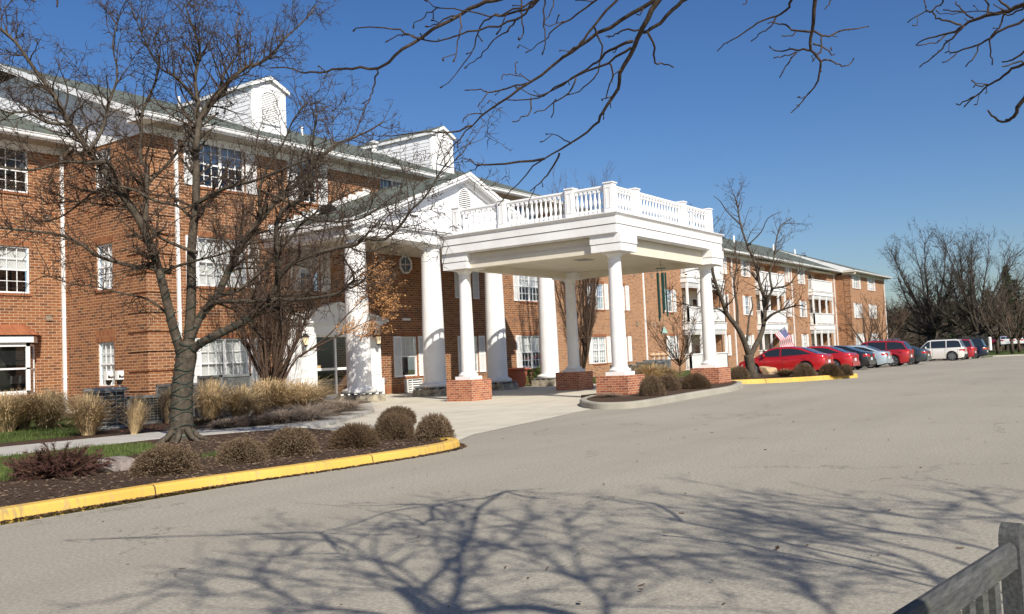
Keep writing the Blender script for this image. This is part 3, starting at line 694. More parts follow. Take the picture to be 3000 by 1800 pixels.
# ------------------------------------------------------------------ entrance surround and doors
mb = MB()
FM.box(mb, 23.75, 25.20, .02, 3.02, -.03, .34); FM.box(mb, 27.95, 28.90, .02, 3.02, -.03, .34); FM.box(mb, 25.20, 27.95, 2.62, 3.02, -.03, .34)
FM.box(mb, 23.65, 24.35, .02, .75, .34, .40); FM.box(mb, 28.12, 28.98, .02, .75, .34, .41)
FM.box(mb, 28.25, 28.85, .9, 2.7, .34, .365); FM.box(mb, 23.9, 25.05, .9, 2.7, .34, .36)
ent = bpart(mb, 'door_surround', M['white'])
mb = MB()
for (d, z0, z1, e) in ((.42, 3.02, 3.10, .1), (.50, 3.10, 3.18, .18)): FM.box(mb, 23.75-e, 28.9+e, z0, z1, -.03, d)
ap = 3.95; xc = 26.32
mb.prism([FM.p(23.55, 3.18, .44), FM.p(29.1, 3.18, .44), FM.p(xc, ap-.1, .44)], FM.N*-.42)
for s, xe in ((-1, 23.45), (1, 29.2)):
    a = FM.p(xc, ap+.02, -.0); b = FM.p(xe, 3.26, 0); mb.prism([a, b, b-V((0, 0, .1)), a-V((0, 0, .1))], FM.N*.6)
mb.build('pediment', M['white'], ent, origin=B0, uv=False)
dr = MB()
for u in (25.25, 26.44, 27.86): FM.box(dr, u-.04, u+.04, .06, 2.62, .05, .13)
FM.box(dr, 25.21, 27.9, 1.18, 1.28, .05, .125); FM.box(dr, 25.21, 27.9, 2.54, 2.63, .05, .13); FM.box(dr, 25.21, 27.9, .02, .17, .05, .13)
dd = bpart(dr, 'door', M['white'], uv=False)
g_ = MB(); g_.q(FM.p(25.2, .1, .09), FM.p(27.9, .1, .09), FM.p(27.9, 2.6, .09), FM.p(25.2, 2.6, .09)); g_.build('pane', M['glass'], dd, origin=B0, uv=False)
d_ = MB(); FM.box(d_, 24.9, 28.2, 0, 2.8, -3.0, -2.9); FM.box(d_, 24.9, 24.95, 0, 2.8, -2.9, -.1); FM.box(d_, 28.15, 28.2, 0, 2.8, -2.9, -.1); FM.box(d_, 24.9, 28.2, 2.8, 2.85, -3, -.1); d_.build('lobby_shade', M['dark'], dd, origin=B0, uv=False)
d_ = MB(); FM.box(d_, 25.2, 27.95, 0, .02, -2.9, .05); d_.build('lobby_floor', M['stone'], dd, origin=B0, uv=False)
mb = MB(); mb.lathe([(.09, 0), (.09, .004)], (0, 0, 0), 14, ax='y'); o = mb.build('door_sticker', M['lawn'], dd, uv=False); o.location = FM.p(27.2, 1.95, .105)-B0
mb = MB(); FM.box(mb, 25.3, 25.62, 1.28, 1.40, .095, .1); mb.build('door_notice', M['lanternglass'] if False else M['straw'], dd, origin=B0, uv=False)
# brick panel, vents, octagon window, flood lamp on the wall under the portico
def octwin():
    c = FM.p(31.06, 5.84); k = MB()
    for i in range(8):
        a0 = pi/8+i*pi/4; a1 = a0+pi/4; ri, ro = .37, .45
        p = [c+V((cos(a)*r, 0, sin(a)*r)) for a, r in ((a0, ro), (a1, ro), (a1, ri), (a0, ri))]
        k.prism([q-V((0, .06, 0)) for q in p], (0, .055, 0))
    k.box(c.x-.012, c.x+.012, c.y-.03, c.y-.015, c.z-.38, c.z+.38); k.box(c.x-.38, c.x+.38, c.y-.03, c.y-.015, c.z-.012, c.z+.012)
    o = bpart(k, 'octagonal_window', M['white'], uv=False)
    g_ = MB(); g_.q(*[c+V((cos(pi/8+i*pi/4)*.4, -.012, sin(pi/8+i*pi/4)*.4)) for i in range(8)]); g_.build('pane', NT('octagon_glass', .05, 1).col((.06, .10, .16)), o, origin=B0, uv=False)
    r_ = MB()
    for i in range(24):
        a = i*pi/12; d = V((cos(a), 0, sin(a))); e = V((-sin(a), 0, cos(a))); r_.ob(c+d*.46-e*.055-V((0, .010, 0)), d*.20, e*.11, V((0, .03, 0)))
    r_.build('brick_ring', M['soldier'], o, origin=B0)
octwin()
mb = MB(); FM.box(mb, 30.72, 31.16, 3.27, 3.38, 0, .06); mb.lathe([(.03, 0), (.075, .04), (.07, .10), (.02, .12)], (31.08, 27.56, 3.26), 10); bpart(mb, 'flood_lamp', M['white'], uv=False)
mb = MB(); FM.box(mb, 30.70, 31.74, .02, .60, -.15, .20); ac = bpart(mb, 'air_conditioner', M['blind'])
mb = MB()
for i in range(5): FM.box(mb, 30.74+.04, 31.70, .07+i*.10, .12+i*.10, .20, .215)
FM.box(mb, 30.98, 31.02, .05, .57, .215, .225); mb.build('grille', M['white'], ac, origin=B0, uv=False)
mb = MB(); FM.box(mb, 30.76, 31.72, .04, .58, .19, .205); mb.build('coil', M['acdark'], ac, origin=B0, uv=False)
def wall_vent(F, u, z, s=.2):
    mb = MB(); F.box(mb, u-s/2, u+s/2, z-s/2, z+s/2, 0, .06); F.box(mb, u-s/2-.02, u+s/2+.02, z+s/2, z+s/2+.02, 0, .08)
    bpart(mb, 'wall_vent', M['metal'] if F is FM else M['purple'], uv=False)
for u, z in ((17.25, 3.55), (17.25, 7.2)): wall_vent(FL, u, z, .2)
wall_vent(FM, 29.35, .62, .14); wall_vent(FM, 29.6, 7.1, .14)
for u, z in ((59.6, 7.15), (62.4, 7.15), (59.6, 3.45), (62.4, 3.4), (76.6, 3.4), (94.2, 3.2), (111.9, 3.2)): wall_vent(FW, u, z, .3)
# ------------------------------------------------------------------ copper-roofed bay at the left end
Fy = 32.0
mb = MB()
def rectframe(p0, ux, wd, z0, z1, t, mb, mid=True, nrm=None):
    ux = V(ux)
    for a, b, c, d in ((0, wd, z1-t, z1), (0, wd, z0, z0+t), (0, t, z0, z1), (wd-t, wd, z0, z1)):
        mb.ob(p0+ux*a+V((0, 0, c)), ux*(b-a), nrm*.07, V((0, 0, d-c)))
    if mid: mb.ob(p0+ux*0+V((0, 0, (z0+z1)/2-.03)), ux*wd, nrm*.06, V((0, 0, .06)))
rectframe(V((13.6, Fy, 0)), (1, 0, 0), 2.62, .84, 2.63, .13, mb, nrm=V((0, .9, 0)))
rectframe(V((16.22, Fy, 0)), (.5, .65, 0), .92, .84, 2.58, .07, mb, nrm=V((-.6, .5, 0)))
rectframe(V((13.6, Fy, 0)), (-.5, .65, 0), .92, .84, 2.58, .07, mb, nrm=V((.6, .5, 0)))
mb.prism([V((13.5, Fy-.1, 2.64)), V((16.3, Fy-.1, 2.64)), V((16.85, 32.7, 2.64)), V((13.0, 32.7, 2.64))], (0, 0, .22))
bw = bpart(mb, 'bay_window', M['white'], uv=False)
g_ = MB(); g_.q((13.6, Fy+.04, .9), (16.2, Fy+.04, .9), (16.2, Fy+.04, 2.6), (13.6, Fy+.04, 2.6)); g_.q((16.22, Fy+.02, .9), (16.66, 32.6, .9), (16.66, 32.6, 2.6), (16.22, Fy+.02, 2.6)); g_.build('pane', M['glass'], bw, origin=B0, uv=False)
d_ = MB(); d_.box(13.3, 16.7, 33.2, 33.25, .6, 2.8)
for i in range(30): d_.box(13.7, 16.1, Fy+.15, Fy+.17, 2.58-.024*i-.014, 2.58-.024*i)
d_.build('blind', M['acdark'], bw, origin=B0, uv=False)
r_ = MB(); a = [V((13.4, Fy-.18, 2.9)), V((16.4, Fy-.18, 2.9)), V((17.0, 32.7, 2.9)), V((12.8, 32.7, 2.9))]; t4 = [V((13.7, 32.3, 3.28)), V((16.1, 32.3, 3.28)), V((16.45, 32.7, 3.28)), V((13.3, 32.7, 3.28))]
r_.q(*a); r_.q(*t4)
for i in range(4): r_.q(a[i], a[(i+1) % 4], t4[(i+1) % 4], t4[i])
for k in range(7):
    x = 13.6+k*.43; r_.bar(V((x, Fy-.17, 2.92)), V((13.75+k*.39, 32.3, 3.29)), .02, .03)
r_.build('copper_roof', M['copper'], bw, origin=B0, uv=False)
mb = MB(); mb.prism([V((13.5, Fy-.12, .7)), V((16.3, Fy-.12, .7)), V((16.85, 32.7, .7)), V((13, 32.7, .7))], (0, 0, .14)); bpart(mb, 'sill', M['brick'])
mb = MB(); mb.prism([V((13.6, Fy, 0)), V((16.2, Fy, 0)), V((16.75, 32.7, 0)), V((13.1, 32.7, 0))], (0, 0, .7)); bpart(mb, 'bay_base', M['brick'])
# ------------------------------------------------------------------ right wing
wops = []
cols_w = [(52.9, 55.0, 2), (56.3, 58.0, 2), (65.0, 65.95, 1), (81.55, 82.75, 1), (98.2, 99.5, 1)]
cols_w = [(53.0, 54.9, 2), (56.9, 58.0, 1), (65.0, 65.95, 1), (78.0, 78.01, 0), (81.6, 82.8, 1), (98.25, 99.5, 1), (76.2, 77.0, 1), (93.6, 94.4, 1)]
wins = []
for a, b, n in cols_w:
    if n:
        for (z0, z1) in HW: wins.append((a, b, z0, z1, n))
bays = [(67.6, 75.3), (84.5, 91.6), (101.0, 108.6)]
for a, b in bays:
    for (z0, z1) in ((0.0, 2.72), (3.6, 6.45), (7.25, 9.62)): wops.append((a+.25, b-.1, z0, z1, 1.5))
wall(FW, 43.8, 112.2, -1.5, 9.62, [w_[:4] for w_ in wins]+wops, M['brickfar'])
for i, (a, b, z0, z1, n) in enumerate(wins):
    window(FW, a, b, z0, z1, units=n, blind=['blind', 'curtain', 'blind'][i % 3], bl=.5 if i % 2 else .9)
    sill(FW, a, b, z0)
    if z1 < 8: lintel(FW, a-.1, b+.1, z1)
    if a in (76.2, 93.6): shutter(FW, b+.02, z0, z1, .5)
    else:
        shutter(FW, a-.56, z0, z1, .5); shutter(FW, b+.04, z0, z1, .5)
eops = []
for a in (114.3, 121.6):
    for (z0, z1) in HW: eops.append((a, a+2.3, z0, z1))
wall(FE, 112.2, 130.0, -1.6, 9.62, eops, M['brickfar']); wall(FES, 29.15, 30.7, -1.6, 9.62, [], M['brickfar'])
for i, o_ in enumerate(eops):
    window(FE, *o_, units=2, blind='blind', bl=.5+.3*(i % 2)); sill(FE, o_[0], o_[1], o_[2]); shutter(FE, o_[0]-.75, o_[2], o_[3], .7); shutter(FE, o_[1]+.05, o_[2], o_[3], .7)
wall(Fr((130.0, 0, 0), (0, 1, 0), (1, 0, 0)), 29.15, 46, -1.6, 9.62, [], M['brickfar'])
def q2(F, u0, u1):
    mb = MB(); z = -.5
    while z < 9.4: F.box(mb, u0, u1, z+.1, min(9.55, z+.66), -.02, .05); z += .67
    bpart(mb, 'quoin', M['brickfar'])
q2(FES, 29.1, 29.75); q2(FE, 112.15, 113.2)
for u in (60.9, 78.7, 95.4, 111.3): downspout(FW, u, -.3, 9.6)
downspout(FE, 129.6, -.6, 9.6)
mb = MB(); mb.box(112.0, 112.2, 28.3, 29.85, 9.6, 9.86); bpart(mb, 'frieze_board', M['cream'])
def balc(a, b, first):
    D = .56; yb = 32.1
    F = Fr((0, 30.7-D, 0), (1, 0, 0), (0, -1, 0)); Fs = Fr((a, 0, 0), (0, 1, 0), (-1, 0, 0))
    t = MB()
    for (z0, z1) in ((3.02, 3.62), (6.86, 7.32)):
        t.box(a-.04, b+.04, 30.7-D-.04, 31.9, z0, z1); t.box(a-.1, b+.1, 30.7-D-.1, 30.7, z1-.08, z1)
    bay = bpart(t, 'balcony', M['white'], uv=False)
    p = MB()
    for (z0, z1) in ((gz(a), 3.02), (3.62, 6.86)):
        for x in (a, a+2.3, a+4.9, b-.18): p = MB(); p.box(x, x+.18, 30.7-D, 30.7-D+.16, z0, z1); p.build('post', M['white'], bay, origin=B0, uv=False)
    r = MB()
    for (z0, z1) in ((gz(a)+.1, 1.05), (3.72, 4.86), (7.4, 8.62)):
        r.box(a-.03, b+.03, 30.7-D-.05, 30.7-D+.1, z1-.07, z1+.02); r.box(a, b, 30.7-D, 30.7-D+.05, z0, z0+.09)
        r.box(a-.03, a+.1, 30.7-D, 30.7, z1-.07, z1+.02); r.box(a, a+.05, 30.7-D, 30.7, z0, z0+.09)
        for x in (a, b-.16): r.box(x, x+.16, 30.7-D, 30.7-D+.15, z0-.1, z1+.06)
        x = a+.2
        while x < b-.1: r.box(x, x+.085, 30.7-D+.01, 30.7-D+.045, z0+.05, z1-.05); x += .15
        y = 30.7-D+.18
        while y < 30.66: r.box(a+.01, a+.045, y, y+.055, z0+.05, z1-.05); y += .13
    r.build('railing', M['white'], bay, origin=B0, uv=False)
    l = MB()
    for (z0, z1) in ((2.62, 3.02), (6.42, 6.86)):
        for (F_, u0, u1) in ((F, a+.15, b-.15), (Fs, 30.7-D+.12, 30.68)):
            for (s_, e_) in ((z0, z0+.035), (z1-.035, z1)): F_.box(l, u0, u1, s_, e_, -.06, -.02)
            for (X0, X1) in ((u0, u1),):
                h = z1-z0; u = u0-h
                while u < u1:
                    for s in (1, -1):
                        A = (max(u0, u), z0+max(0, u0-u)) if s > 0 else (max(u0, u), z1-max(0, u0-u)); e = min(u1, u+h); Bq = (e, z0+(e-u)) if s > 0 else (e, z1-(e-u))
                        if Bq[0]-A[0] > .02: l.bar(F_.p(A[0], A[1], -.04), F_.p(Bq[0], Bq[1], -.04), .02, .032)
                    u += .13
    l.build('lattice', M['white'], bay, origin=B0, uv=False)
    bk = MB()
    for (z0, z1) in ((gz(a), 2.72), (3.62, 6.5), (7.32, 9.65)):
        bk.q((a, yb, z0), (b, yb, z0), (b, yb, z1), (a, yb, z1))
        bk.q((a+.24, 30.7, z0), (a+.24, yb, z0), (a+.24, yb, z1), (a+.24, 30.7, z1)); bk.q((b-.09, 30.7, z0), (b-.09, yb, z0), (b-.09, yb, z1), (b-.09, 30.7, z1))
        bk.q((a, 30.7-D, z1), (b, 30.7-D, z1), (b, yb, z1), (a, yb, z1))
    bk.build('recess_wall', M['cream'], bay, origin=B0, uv=False)
    dk = MB(); wf = MB()
    for z0 in (gz(a), 3.66, 7.4):
        dk = MB(); dk.box(a+1.0, a+2.9, yb-.05, yb-.03, z0+.1, z0+2.15); dk.build('patio_door', M['carglass'], bay, origin=B0, uv=False); dk = MB(); dk.box(b-2.6, b-1.6, yb-.05, yb-.03, z0+.8, z0+2.1); dk.build('balcony_window', M['carglass'], bay, origin=B0, uv=False); wf = MB()
        for x in (a+.93, a+1.9, a+2.9): wf.box(x, x+.07, yb-.09, yb-.02, z0+.05, z0+2.2)
        wf.box(a+.93, a+2.97, yb-.09, yb-.02, z0+2.15, z0+2.24)
        wf.build('door_frame', M['white'], bay, origin=B0, uv=False); wf = MB()
        for x in (b-2.66, b-1.6): wf.box(x, x+.07, yb-.09, yb-.02, z0+.75, z0+2.1)
        wf.box(b-2.66, b-1.53, yb-.09, yb-.02, z0+2.08, z0+2.16)
        wf.build('window_frame', M['white'], bay, origin=B0, uv=False)
for i, (a, b) in enumerate(bays): balc(a, b, i == 0)

# ------------------------------------------------------------------ portico (part of the building)
PX = [23.45, 27.65, 31.85, 36.05]; PYc = 23.26
def col_mb(r0, r1, z0, z1, base=True, torus=.10, cap=.12):
    prof = []
    if base: prof += [(r0*1.34, z0), (r0*1.40, z0+torus*.3), (r0*1.40, z0+torus*.7), (r0*1.30, z0+torus), (r0*1.14, z0+torus+.02), (r0*1.08, z0+torus+.05)]
    zs = z0+torus+.06; ze = z1-cap-.14
    for k in range(13):
        t = k/12; r = r0+(r1-r0)*(t**1.7); prof.append((r, zs+(ze-zs)*t))
    prof += [(r1*1.07, ze+.01), (r1*1.07, ze+.045), (r1, ze+.055), (r1, ze+.12), (r1*1.12, ze+.14), (r1*1.32, z1-cap*.45), (r1*1.36, z1-cap*.35)]
    mb = MB(); mb.lathe(prof, (0, 0, 0), 28)
    h = r1*1.42; mb.box(-h, h, -h, h, z1-cap*.35, z1); return mb
for i, x in enumerate(PX):
    if i == 0:
        pc = col_mb(.445, .37, .36, 6.0, torus=.13, cap=.16).build('column', M['wwhite'], BD, smooth=True, sharp=35, uv=False); pc.location = V((x, PYc, 0))-B0
        p_ = MB(); p_.box(-.64, .64, -.64, .64, -.05, .27); pl = p_.build('plinth', M['stone'], pc, uv=False)
        p_ = MB(); p_.box(-.60, .60, -.60, .60, .335, .362)
        for a in (-.55, -.2, .12, .45):
            p_.box(a, a+.1, -.58, -.5, .27, .34); p_.box(a, a+.1, .5, .58, .27, .34); p_.box(-.58, -.5, a, a+.1, .27, .34); p_.box(.5, .58, a, a+.1, .27, .34)
        p_.build('vented_base', M['acgrey'], pc, uv=False)
    else:
        c = pc.copy(); COL.objects.link(c); c.location = V((x, PYc, 0))-B0
        for ch in pc.children:
            d = ch.copy(); COL.objects.link(d); d.parent = c
x0, x1 = 22.98, 36.52
mb = MB()
for (a, b, c, d) in ((x0, x1, 22.86, 23.66), ): mb.box(a, b, c, d, 6.0, 6.34)
mb.box(x0, x0+.8, 23.66, 27.65, 6.0, 6.34); mb.box(x1-.8, x1, 23.66, 27.65, 6.0, 6.34)
bpart(mb, 'portico_beam', M['white'], uv=False)
mb = MB(); mb.box(x0+.8, x1-.8, 23.66, 27.65, 6.22, 6.26); bpart(mb, 'portico_ceiling', M['cream'], uv=False)
mb = MB()
for (e, za, zb) in ((.05, 6.34, 6.40), (.12, 6.40, 6.47), (.17, 6.47, 6.55)):
    mb.box(x0-e, x1+e, 22.86-e, 23.2, za, zb); mb.box(x0-e, x0+.3, 23.2, 27.65, za, zb); mb.box(x1-.3, x1+e, 23.2, 27.65, za, zb)
bpart(mb, 'portico_cornice', M['white'], uv=False)
PXc = 29.75; PZa = 9.19; PS = .397; PH = 6.95
FG = Fr((PXc, 23.12, 0), (1, 0, 0), (0, -1, 0))
mbk = MB(); mbk.q(FG.p(-6.9, 6.5, -.03), FG.p(6.9, 6.5, -.03), FG.p(0, PZa-.1, -.03)); bpart(mbk, 'gable_backing', M['white'], uv=False)
laps('gable_siding', FG, lambda z: (-(PZa-.14-z)/PS, (PZa-.14-z)/PS), 6.55, PZa-.2, .155)
for s in (-1, 1):
    mb = MB(); a = V((PXc, 22.68, PZa)); b = V((PXc+s*PH, 22.68, PZa-PS*PH)); mb.prism([a, b, V((b.x, 27.63, b.z)), V((a.x, 27.63, a.z))], (0, 0, -.03)); bpart(mb, 'portico_roof', M['roof'])
mb = MB()
for s in (-1, 1):
    for (yo, th, dz, dd) in ((22.66, .055, .03, .13), (22.70, .04, .16, .12), (22.98, .12, .25, .20)):
        a = V((PXc, yo, PZa-dz)); b = V((PXc+s*(PH-.02), yo, PZa-dz-PS*(PH-.02))); mb.prism([a, b, b-V((0, 0, dd)), a-V((0, 0, dd))], (0, th, 0))
    a = V((PXc, 22.72, PZa-.24)); b = V((PXc+s*(PH-.1), 22.72, PZa-.24-PS*(PH-.1))); mb.prism([a, b, V((b.x, 23.12, b.z)), V((a.x, 23.12, a.z))], (0, 0, -.02))
    b = V((PXc+s*PH, 22.68, PZa-PS*PH-.12)); mb.ob(b-V((.03, 0, 0)), V((.06, 0, 0)), V((0, 4.95, 0)), V((0, 0, .11)))
bpart(mb, 'rake_trim', M['white'], uv=False)
mb = MB(); ce = FG.p(0, 7.93, .03); n = 28
pts = [ce+V((.46*cos(2*pi*i/n), 0, .60*sin(2*pi*i/n))) for i in range(n)]
mb.prism(pts, (0, -.012, 0), 1)
for i in range(n): mb.bar(pts[i]-V((0, .03, 0)), pts[(i+1) % n]-V((0, .03, 0)), .07, .075)
for k in range(13):
    z = -.54+k*.085; wd = .46*sqrt(max(0, 1-((z+.03)/.6)**2))-.03
    if wd > .05: mb.ob(ce+V((-wd, -.045, z)), V((2*wd, 0, 0)), V((0, .028, .04)), V((0, -.005, .012)))
bpart(mb, 'oval_vent', [M['white'], M['black']], uv=False)
# stepped white flashing on the wall above the portico roof
mb = MB(); x = 23.2
while x < 28.9:
    zt = PZa-PS*(PXc-x); FM.box(mb, x, x+.44, zt-.05, zt+.34, -.01, .022); x += .44
bpart(mb, 'step_flashing', M['white'], uv=False); mb = MB()
x = 30.6
while x < 36.6:
    zt = PZa-PS*(x-PXc); FM.box(mb, x-.44, x, zt-.05, zt+.34, -.01, .022); x += .44
bpart(mb, 'step_flashing', M['white'], uv=False)
mb = MB(); zt = PZa-PS*4.1; mb.lathe([(.3, -.05), (.33, .15), (.22, .28), (.05, .3)], (PXc-4.1, 26.9, zt), 8, sx=1.3); bpart(mb, 'roof_vent', M['black'], uv=False)

# ------------------------------------------------------------------ lanterns
def lantern(loc, label):
    t = empty('wall_lantern', loc, label, 'lantern', 'wall lanterns beside the entrance')
    m = MB(); m.box(-.06, .06, -.03, 0, -.22, .12); m.tube([V((0, -.03, .02)), V((0, -.10, .12)), V((0, -.20, .15)), V((0, -.27, .08)), V((0, -.25, .02)), V((0, -.28, -.03))], [.014]*6, 6)
    m.build('bracket', M['black'], t, uv=False)
    m = MB(); c = (0, -.28, 0); m.lathe([(.01, -.03), (.03, -.05), (.10, -.12), (.17, -.17), (.17, -.19), (.13, -.2)], c, 8); m.lathe([(.085, -.50), (.09, -.52), (.03, -.56), (.01, -.62)], c, 8)
    for i in range(6):
        a = i*pi/3; m.bar(V((cos(a)*.13, -.28+sin(a)*.13, -.2)), V((cos(a)*.085, -.28+sin(a)*.085, -.5)), .012, .012)
    m.build('lantern_cap', M['black'], t, uv=False)
    m = MB(); m.lathe([(.12, -.2), (.078, -.5)], c, 6); m.build('lantern_glass', M['lanternglass'], t, uv=False)
    m = MB(); m.lathe([(.03, -.48), (.03, -.28)], c, 6); m.build('bulb', M['bulb'], t, uv=False)
lantern(FM.p(28.45, 2.72, .37), 'black wall lantern on the white pilaster right of the entrance doors')
lantern(FM.p(24.35, 2.72, .37), 'black wall lantern left of the entrance doors, half hidden by bare branches')
# ------------------------------------------------------------------ drive-through canopy
C0 = V((27.37, 15.85, 0))
CN = empty('entrance_canopy', C0, 'white drive-through canopy with balustrade roof on round columns and brick piers', 'canopy')
def cpart(mb, name, mat, parent=None, **kw): return mb.build(name, mat, parent or CN, origin=C0, **kw)
s_ = 1.0738; ax, ay, dx, dy = 23.4433, 18.1714, 6.7736, 5.7196
prs = [(ax, ay), (ax, ay-dy), (ax+dx, ay-dy), (ax+dx, ay)]
for i, (x, y) in enumerate(prs):
    if i == 0:
        m = MB(); m.box(0, s_, 0, s_, -.05, .70); pr = m.build('brick_pier', M['pier'], CN); pr.location = V((x, y, 0))-C0
        m = MB(); m.box(s_/2-.32, s_/2+.32, s_/2-.32, s_/2+.32, .70, .81); m.build('plinth', M['white'], pr, uv=False)
        c0 = col_mb(.235, .19, .81, 4.37, torus=.085, cap=.13).build('column', M['wwhite'], CN, smooth=True, sharp=35, uv=False); c0.location = V((x+s_/2, y+s_/2, 0))-C0
    else:
        copy_tree(pr, V((x, y, 0))-C0); copy_tree(c0, V((x+s_/2, y+s_/2, 0))-C0)
X0, X1, Y0, Y1 = 23.268, 31.466, 12.452, 19.245
def ring(mb, o, z0, z1, th):
    a, b, c, d = X0+o, X1-o, Y0+o, Y1-o
    mb.box(a, b, c, c+th, z0, z1); mb.box(a, b, d-th, d, z0, z1); mb.box(a, a+th, c+th, d-th, z0, z1); mb.box(b-th, b, c+th, d-th, z0, z1)
m = MB(); ring(m, .075, 5.17, 5.37, .18); ring(m, .15, 5.15, 5.17, .13); ring(m, .10, 4.90, 5.152, .15)
ring(m, .15, 4.868, 4.90, .2); en = cpart(m, 'entablature', M['wwhite'], uv=False)
m = MB()                                       # crown moulding
prof = [(.10, 5.35), (.085, 5.375), (.075, 5.40), (.05, 5.435), (.02, 5.455), (0.0, 5.475), (0, 5.50), (.3, 5.512)]
for i in range(len(prof)-1):
    (o1, z1), (o2, z2) = prof[i], prof[i+1]
    A = [(X0+o1, Y0+o1), (X1-o1, Y0+o1), (X1-o1, Y1-o1), (X0+o1, Y1-o1)]; Bq = [(X0+o2, Y0+o2), (X1-o2, Y0+o2), (X1-o2, Y1-o2), (X0+o2, Y1-o2)]
    for j in range(4):
        k = (j+1) % 4; m.q((*A[j], z1), (*A[k], z1), (*Bq[k], z2), (*Bq[j], z2))
cpart(m, 'cornice', M['wwhite'], uv=False)
m = MB(); m.box(X0+.25, X1-.25, Y0+.25, Y1-.25, 5.44, 5.508); cpart(m, 'roof_deck', M['white'], uv=False)
m = MB()                                       # recessed inner beams
ring(m, .42, 4.62, 4.90, .22); ring(m, .38, 4.37, 4.622, .30); cpart(m, 'inner_beam', M['cream'], uv=False)
m = MB(); m.box(X0+.5, X1-.5, Y0+.5, Y1-.5, 4.60, 4.64); cpart(m, 'ceiling', M['cream'], uv=False)
m = MB(); m.box(26.4, 27.0, 15.4, 15.9, 4.585, 4.6); cpart(m, 'ceiling_light', M['metal'], uv=False)
for (x, y) in prs:
    m = MB(); cx, cy = x+s_/2, y+s_/2; h = .525
    cx += (.01 if x == ax else -.01)*0; m.box(cx-h, cx+h, cy-h, cy+h, 4.615, 4.88); m.box(cx-h+.045, cx+h-.045, cy-h+.045, cy+h-.045, 4.585, 4.616); m.box(cx-h+.02, cx+h-.02, cy-h+.02, cy+h-.02, 4.372, 4.587)
    cpart(m, 'beam_block', M['wwhite'], uv=False)
# balustrade
def bal_mesh():
    m = MB(); pr = [(.028, .13), (.034, .15), (.028, .17), (.03, .19), (.05, .26), (.056, .32), (.05, .38), (.036, .46), (.028, .54), (.026, .57), (.038, .585), (.038, .60), (.028, .61)]
    m.box(-.05, .05, -.05, .05, 0, .115); m.lathe([(.05, .115), (.028, .13)]+pr, (0, 0, 0), 12); m.box(-.045, .045, -.045, .045, .61, .70); return m
bo = None; nb = 0
BI_ = .30
def rail_side(p0, p1, posts, counts, inset_post=.15):
    """posts: distances of post centres along p0->p1"""
    global bo, nb
    p0 = V(p0); p1 = V(p1); d = (p1-p0).normalized(); nrm = V((-d.y, d.x, 0))
    for k in range(len(posts)-1):
        a = p0+d*(posts[k]+.14); b = p0+d*(posts[k+1]-.14); r = MB(); L = (b-a).length
        for (wd, z0, z1) in ((.09, 5.515, 5.575), (.10, 6.275, 6.31), (.13, 6.31, 6.34), (.075, 6.34, 6.375)): r.ob(a-nrm*wd/2+V((0, 0, z0)), d*L, nrm*wd, V((0, 0, z1-z0)))
        cpart(r, 'rail', M['white'], uv=False)
        for i in range(counts[k]):
            q_ = a+d*(L*(i+.5)/counts[k])+V((0, 0, 5.575))
            if bo is None:
                bo = bal_mesh().build('baluster', M['white'], CN, smooth=True, sharp=40, uv=False); bo.location = q_-C0
            else:
                c = bo.copy(); COL.objects.link(c); c.location = q_-C0
            nb += 1
iy = .42
xa, xb, ya, yb = X0+iy-.02, X1-.55, Y0+iy-.02, 18.66
LP = [0, 1.36, 3.92, yb-ya]; RP = [0, 1.52, 5.0, xb-xa]
rail_side((xa, ya, 0), (xa, yb, 0), LP, (7, 13, 7)); rail_side((xa, ya, 0), (xb, ya, 0), RP, (7, 15, 8))
rail_side((xb, ya, 0), (xb, yb, 0), [0, 2.9, yb-ya], (9, 9)); rail_side((xa, yb, 0), (xb, yb, 0), [0, 3.6, xb-xa], (10, 10))
pm = MB(); h = .14; pm.box(-h, h, -h, h, 0, .90); pm.box(-h-.025, h+.025, -h-.025, h+.025, .90, .925)
pm.prism([V((-h-.025, -h-.025, .925)), V((h+.025, -h-.025, .925)), V((h+.025, h+.025, .925)), V((-h-.025, h+.025, .925))], (0, 0, .012))
for sx, sy in ((0, -1), (-1, 0), (0, 1), (1, 0)):
    for (a, b, c, d) in ((-.08, -.065, .16, .78), (.065, .08, .16, .78), (-.08, .08, .16, .175), (-.08, .08, .765, .78)):
        if sy: pm.box(a, b, min(sy*h, sy*(h+.012)), max(sy*h, sy*(h+.012)), c, d)
        else: pm.box(min(sx*h, sx*(h+.012)), max(sx*h, sx*(h+.012)), a, b, c, d)
po = None
for (x, y) in [(xa, ya+t) for t in LP]+[(xa+t, ya) for t in RP[1:]]+[(xb, ya+2.9), (xb, yb), (xa+3.6, yb)]:
    if po is None: po = pm.build('baluster_post', M['white'], CN, uv=False); po.location = V((x, y, 5.508))-C0
    else:
        c = po.copy(); COL.objects.link(c); c.location = V((x, y, 5.508))-C0
# wind chime hanging in the canopy opening
WC = V((27.35, 13.1, 4.37))
wc = empty('wind_chime', WC, 'dark green wind chime with long tubes hanging from the canopy beam', 'wind chime')
m = MB(); m.tube([V((0, 0, 0)), V((0, 0, -.12))], [.006]*2, 5); m.lathe([(.17, -.28), (.17, -.265)], (0, 0, 0), 16)
for i in range(4): a = i*pi/2+.4; m.tube([V((0, 0, -.12)), V((cos(a)*.15, sin(a)*.15, -.27))], [.004]*2, 4)
m.build('suspension_disc', M['green'], wc, uv=False)
for i in range(5):
    a = i*2*pi/5+.3; l = (1.35, 1.6, 1.5, 1.25, 1.45)[i]; m = MB(); x, y = cos(a)*.14, sin(a)*.14; m.tube([V((x, y, -.27)), V((x, y, -.42))], [.003]*2, 4); m.lathe([(.03, -.42-l), (.03, -.42)], (x, y, 0), 10); m.build('chime_tube', M['green'], wc, smooth=True, sharp=40, uv=False)
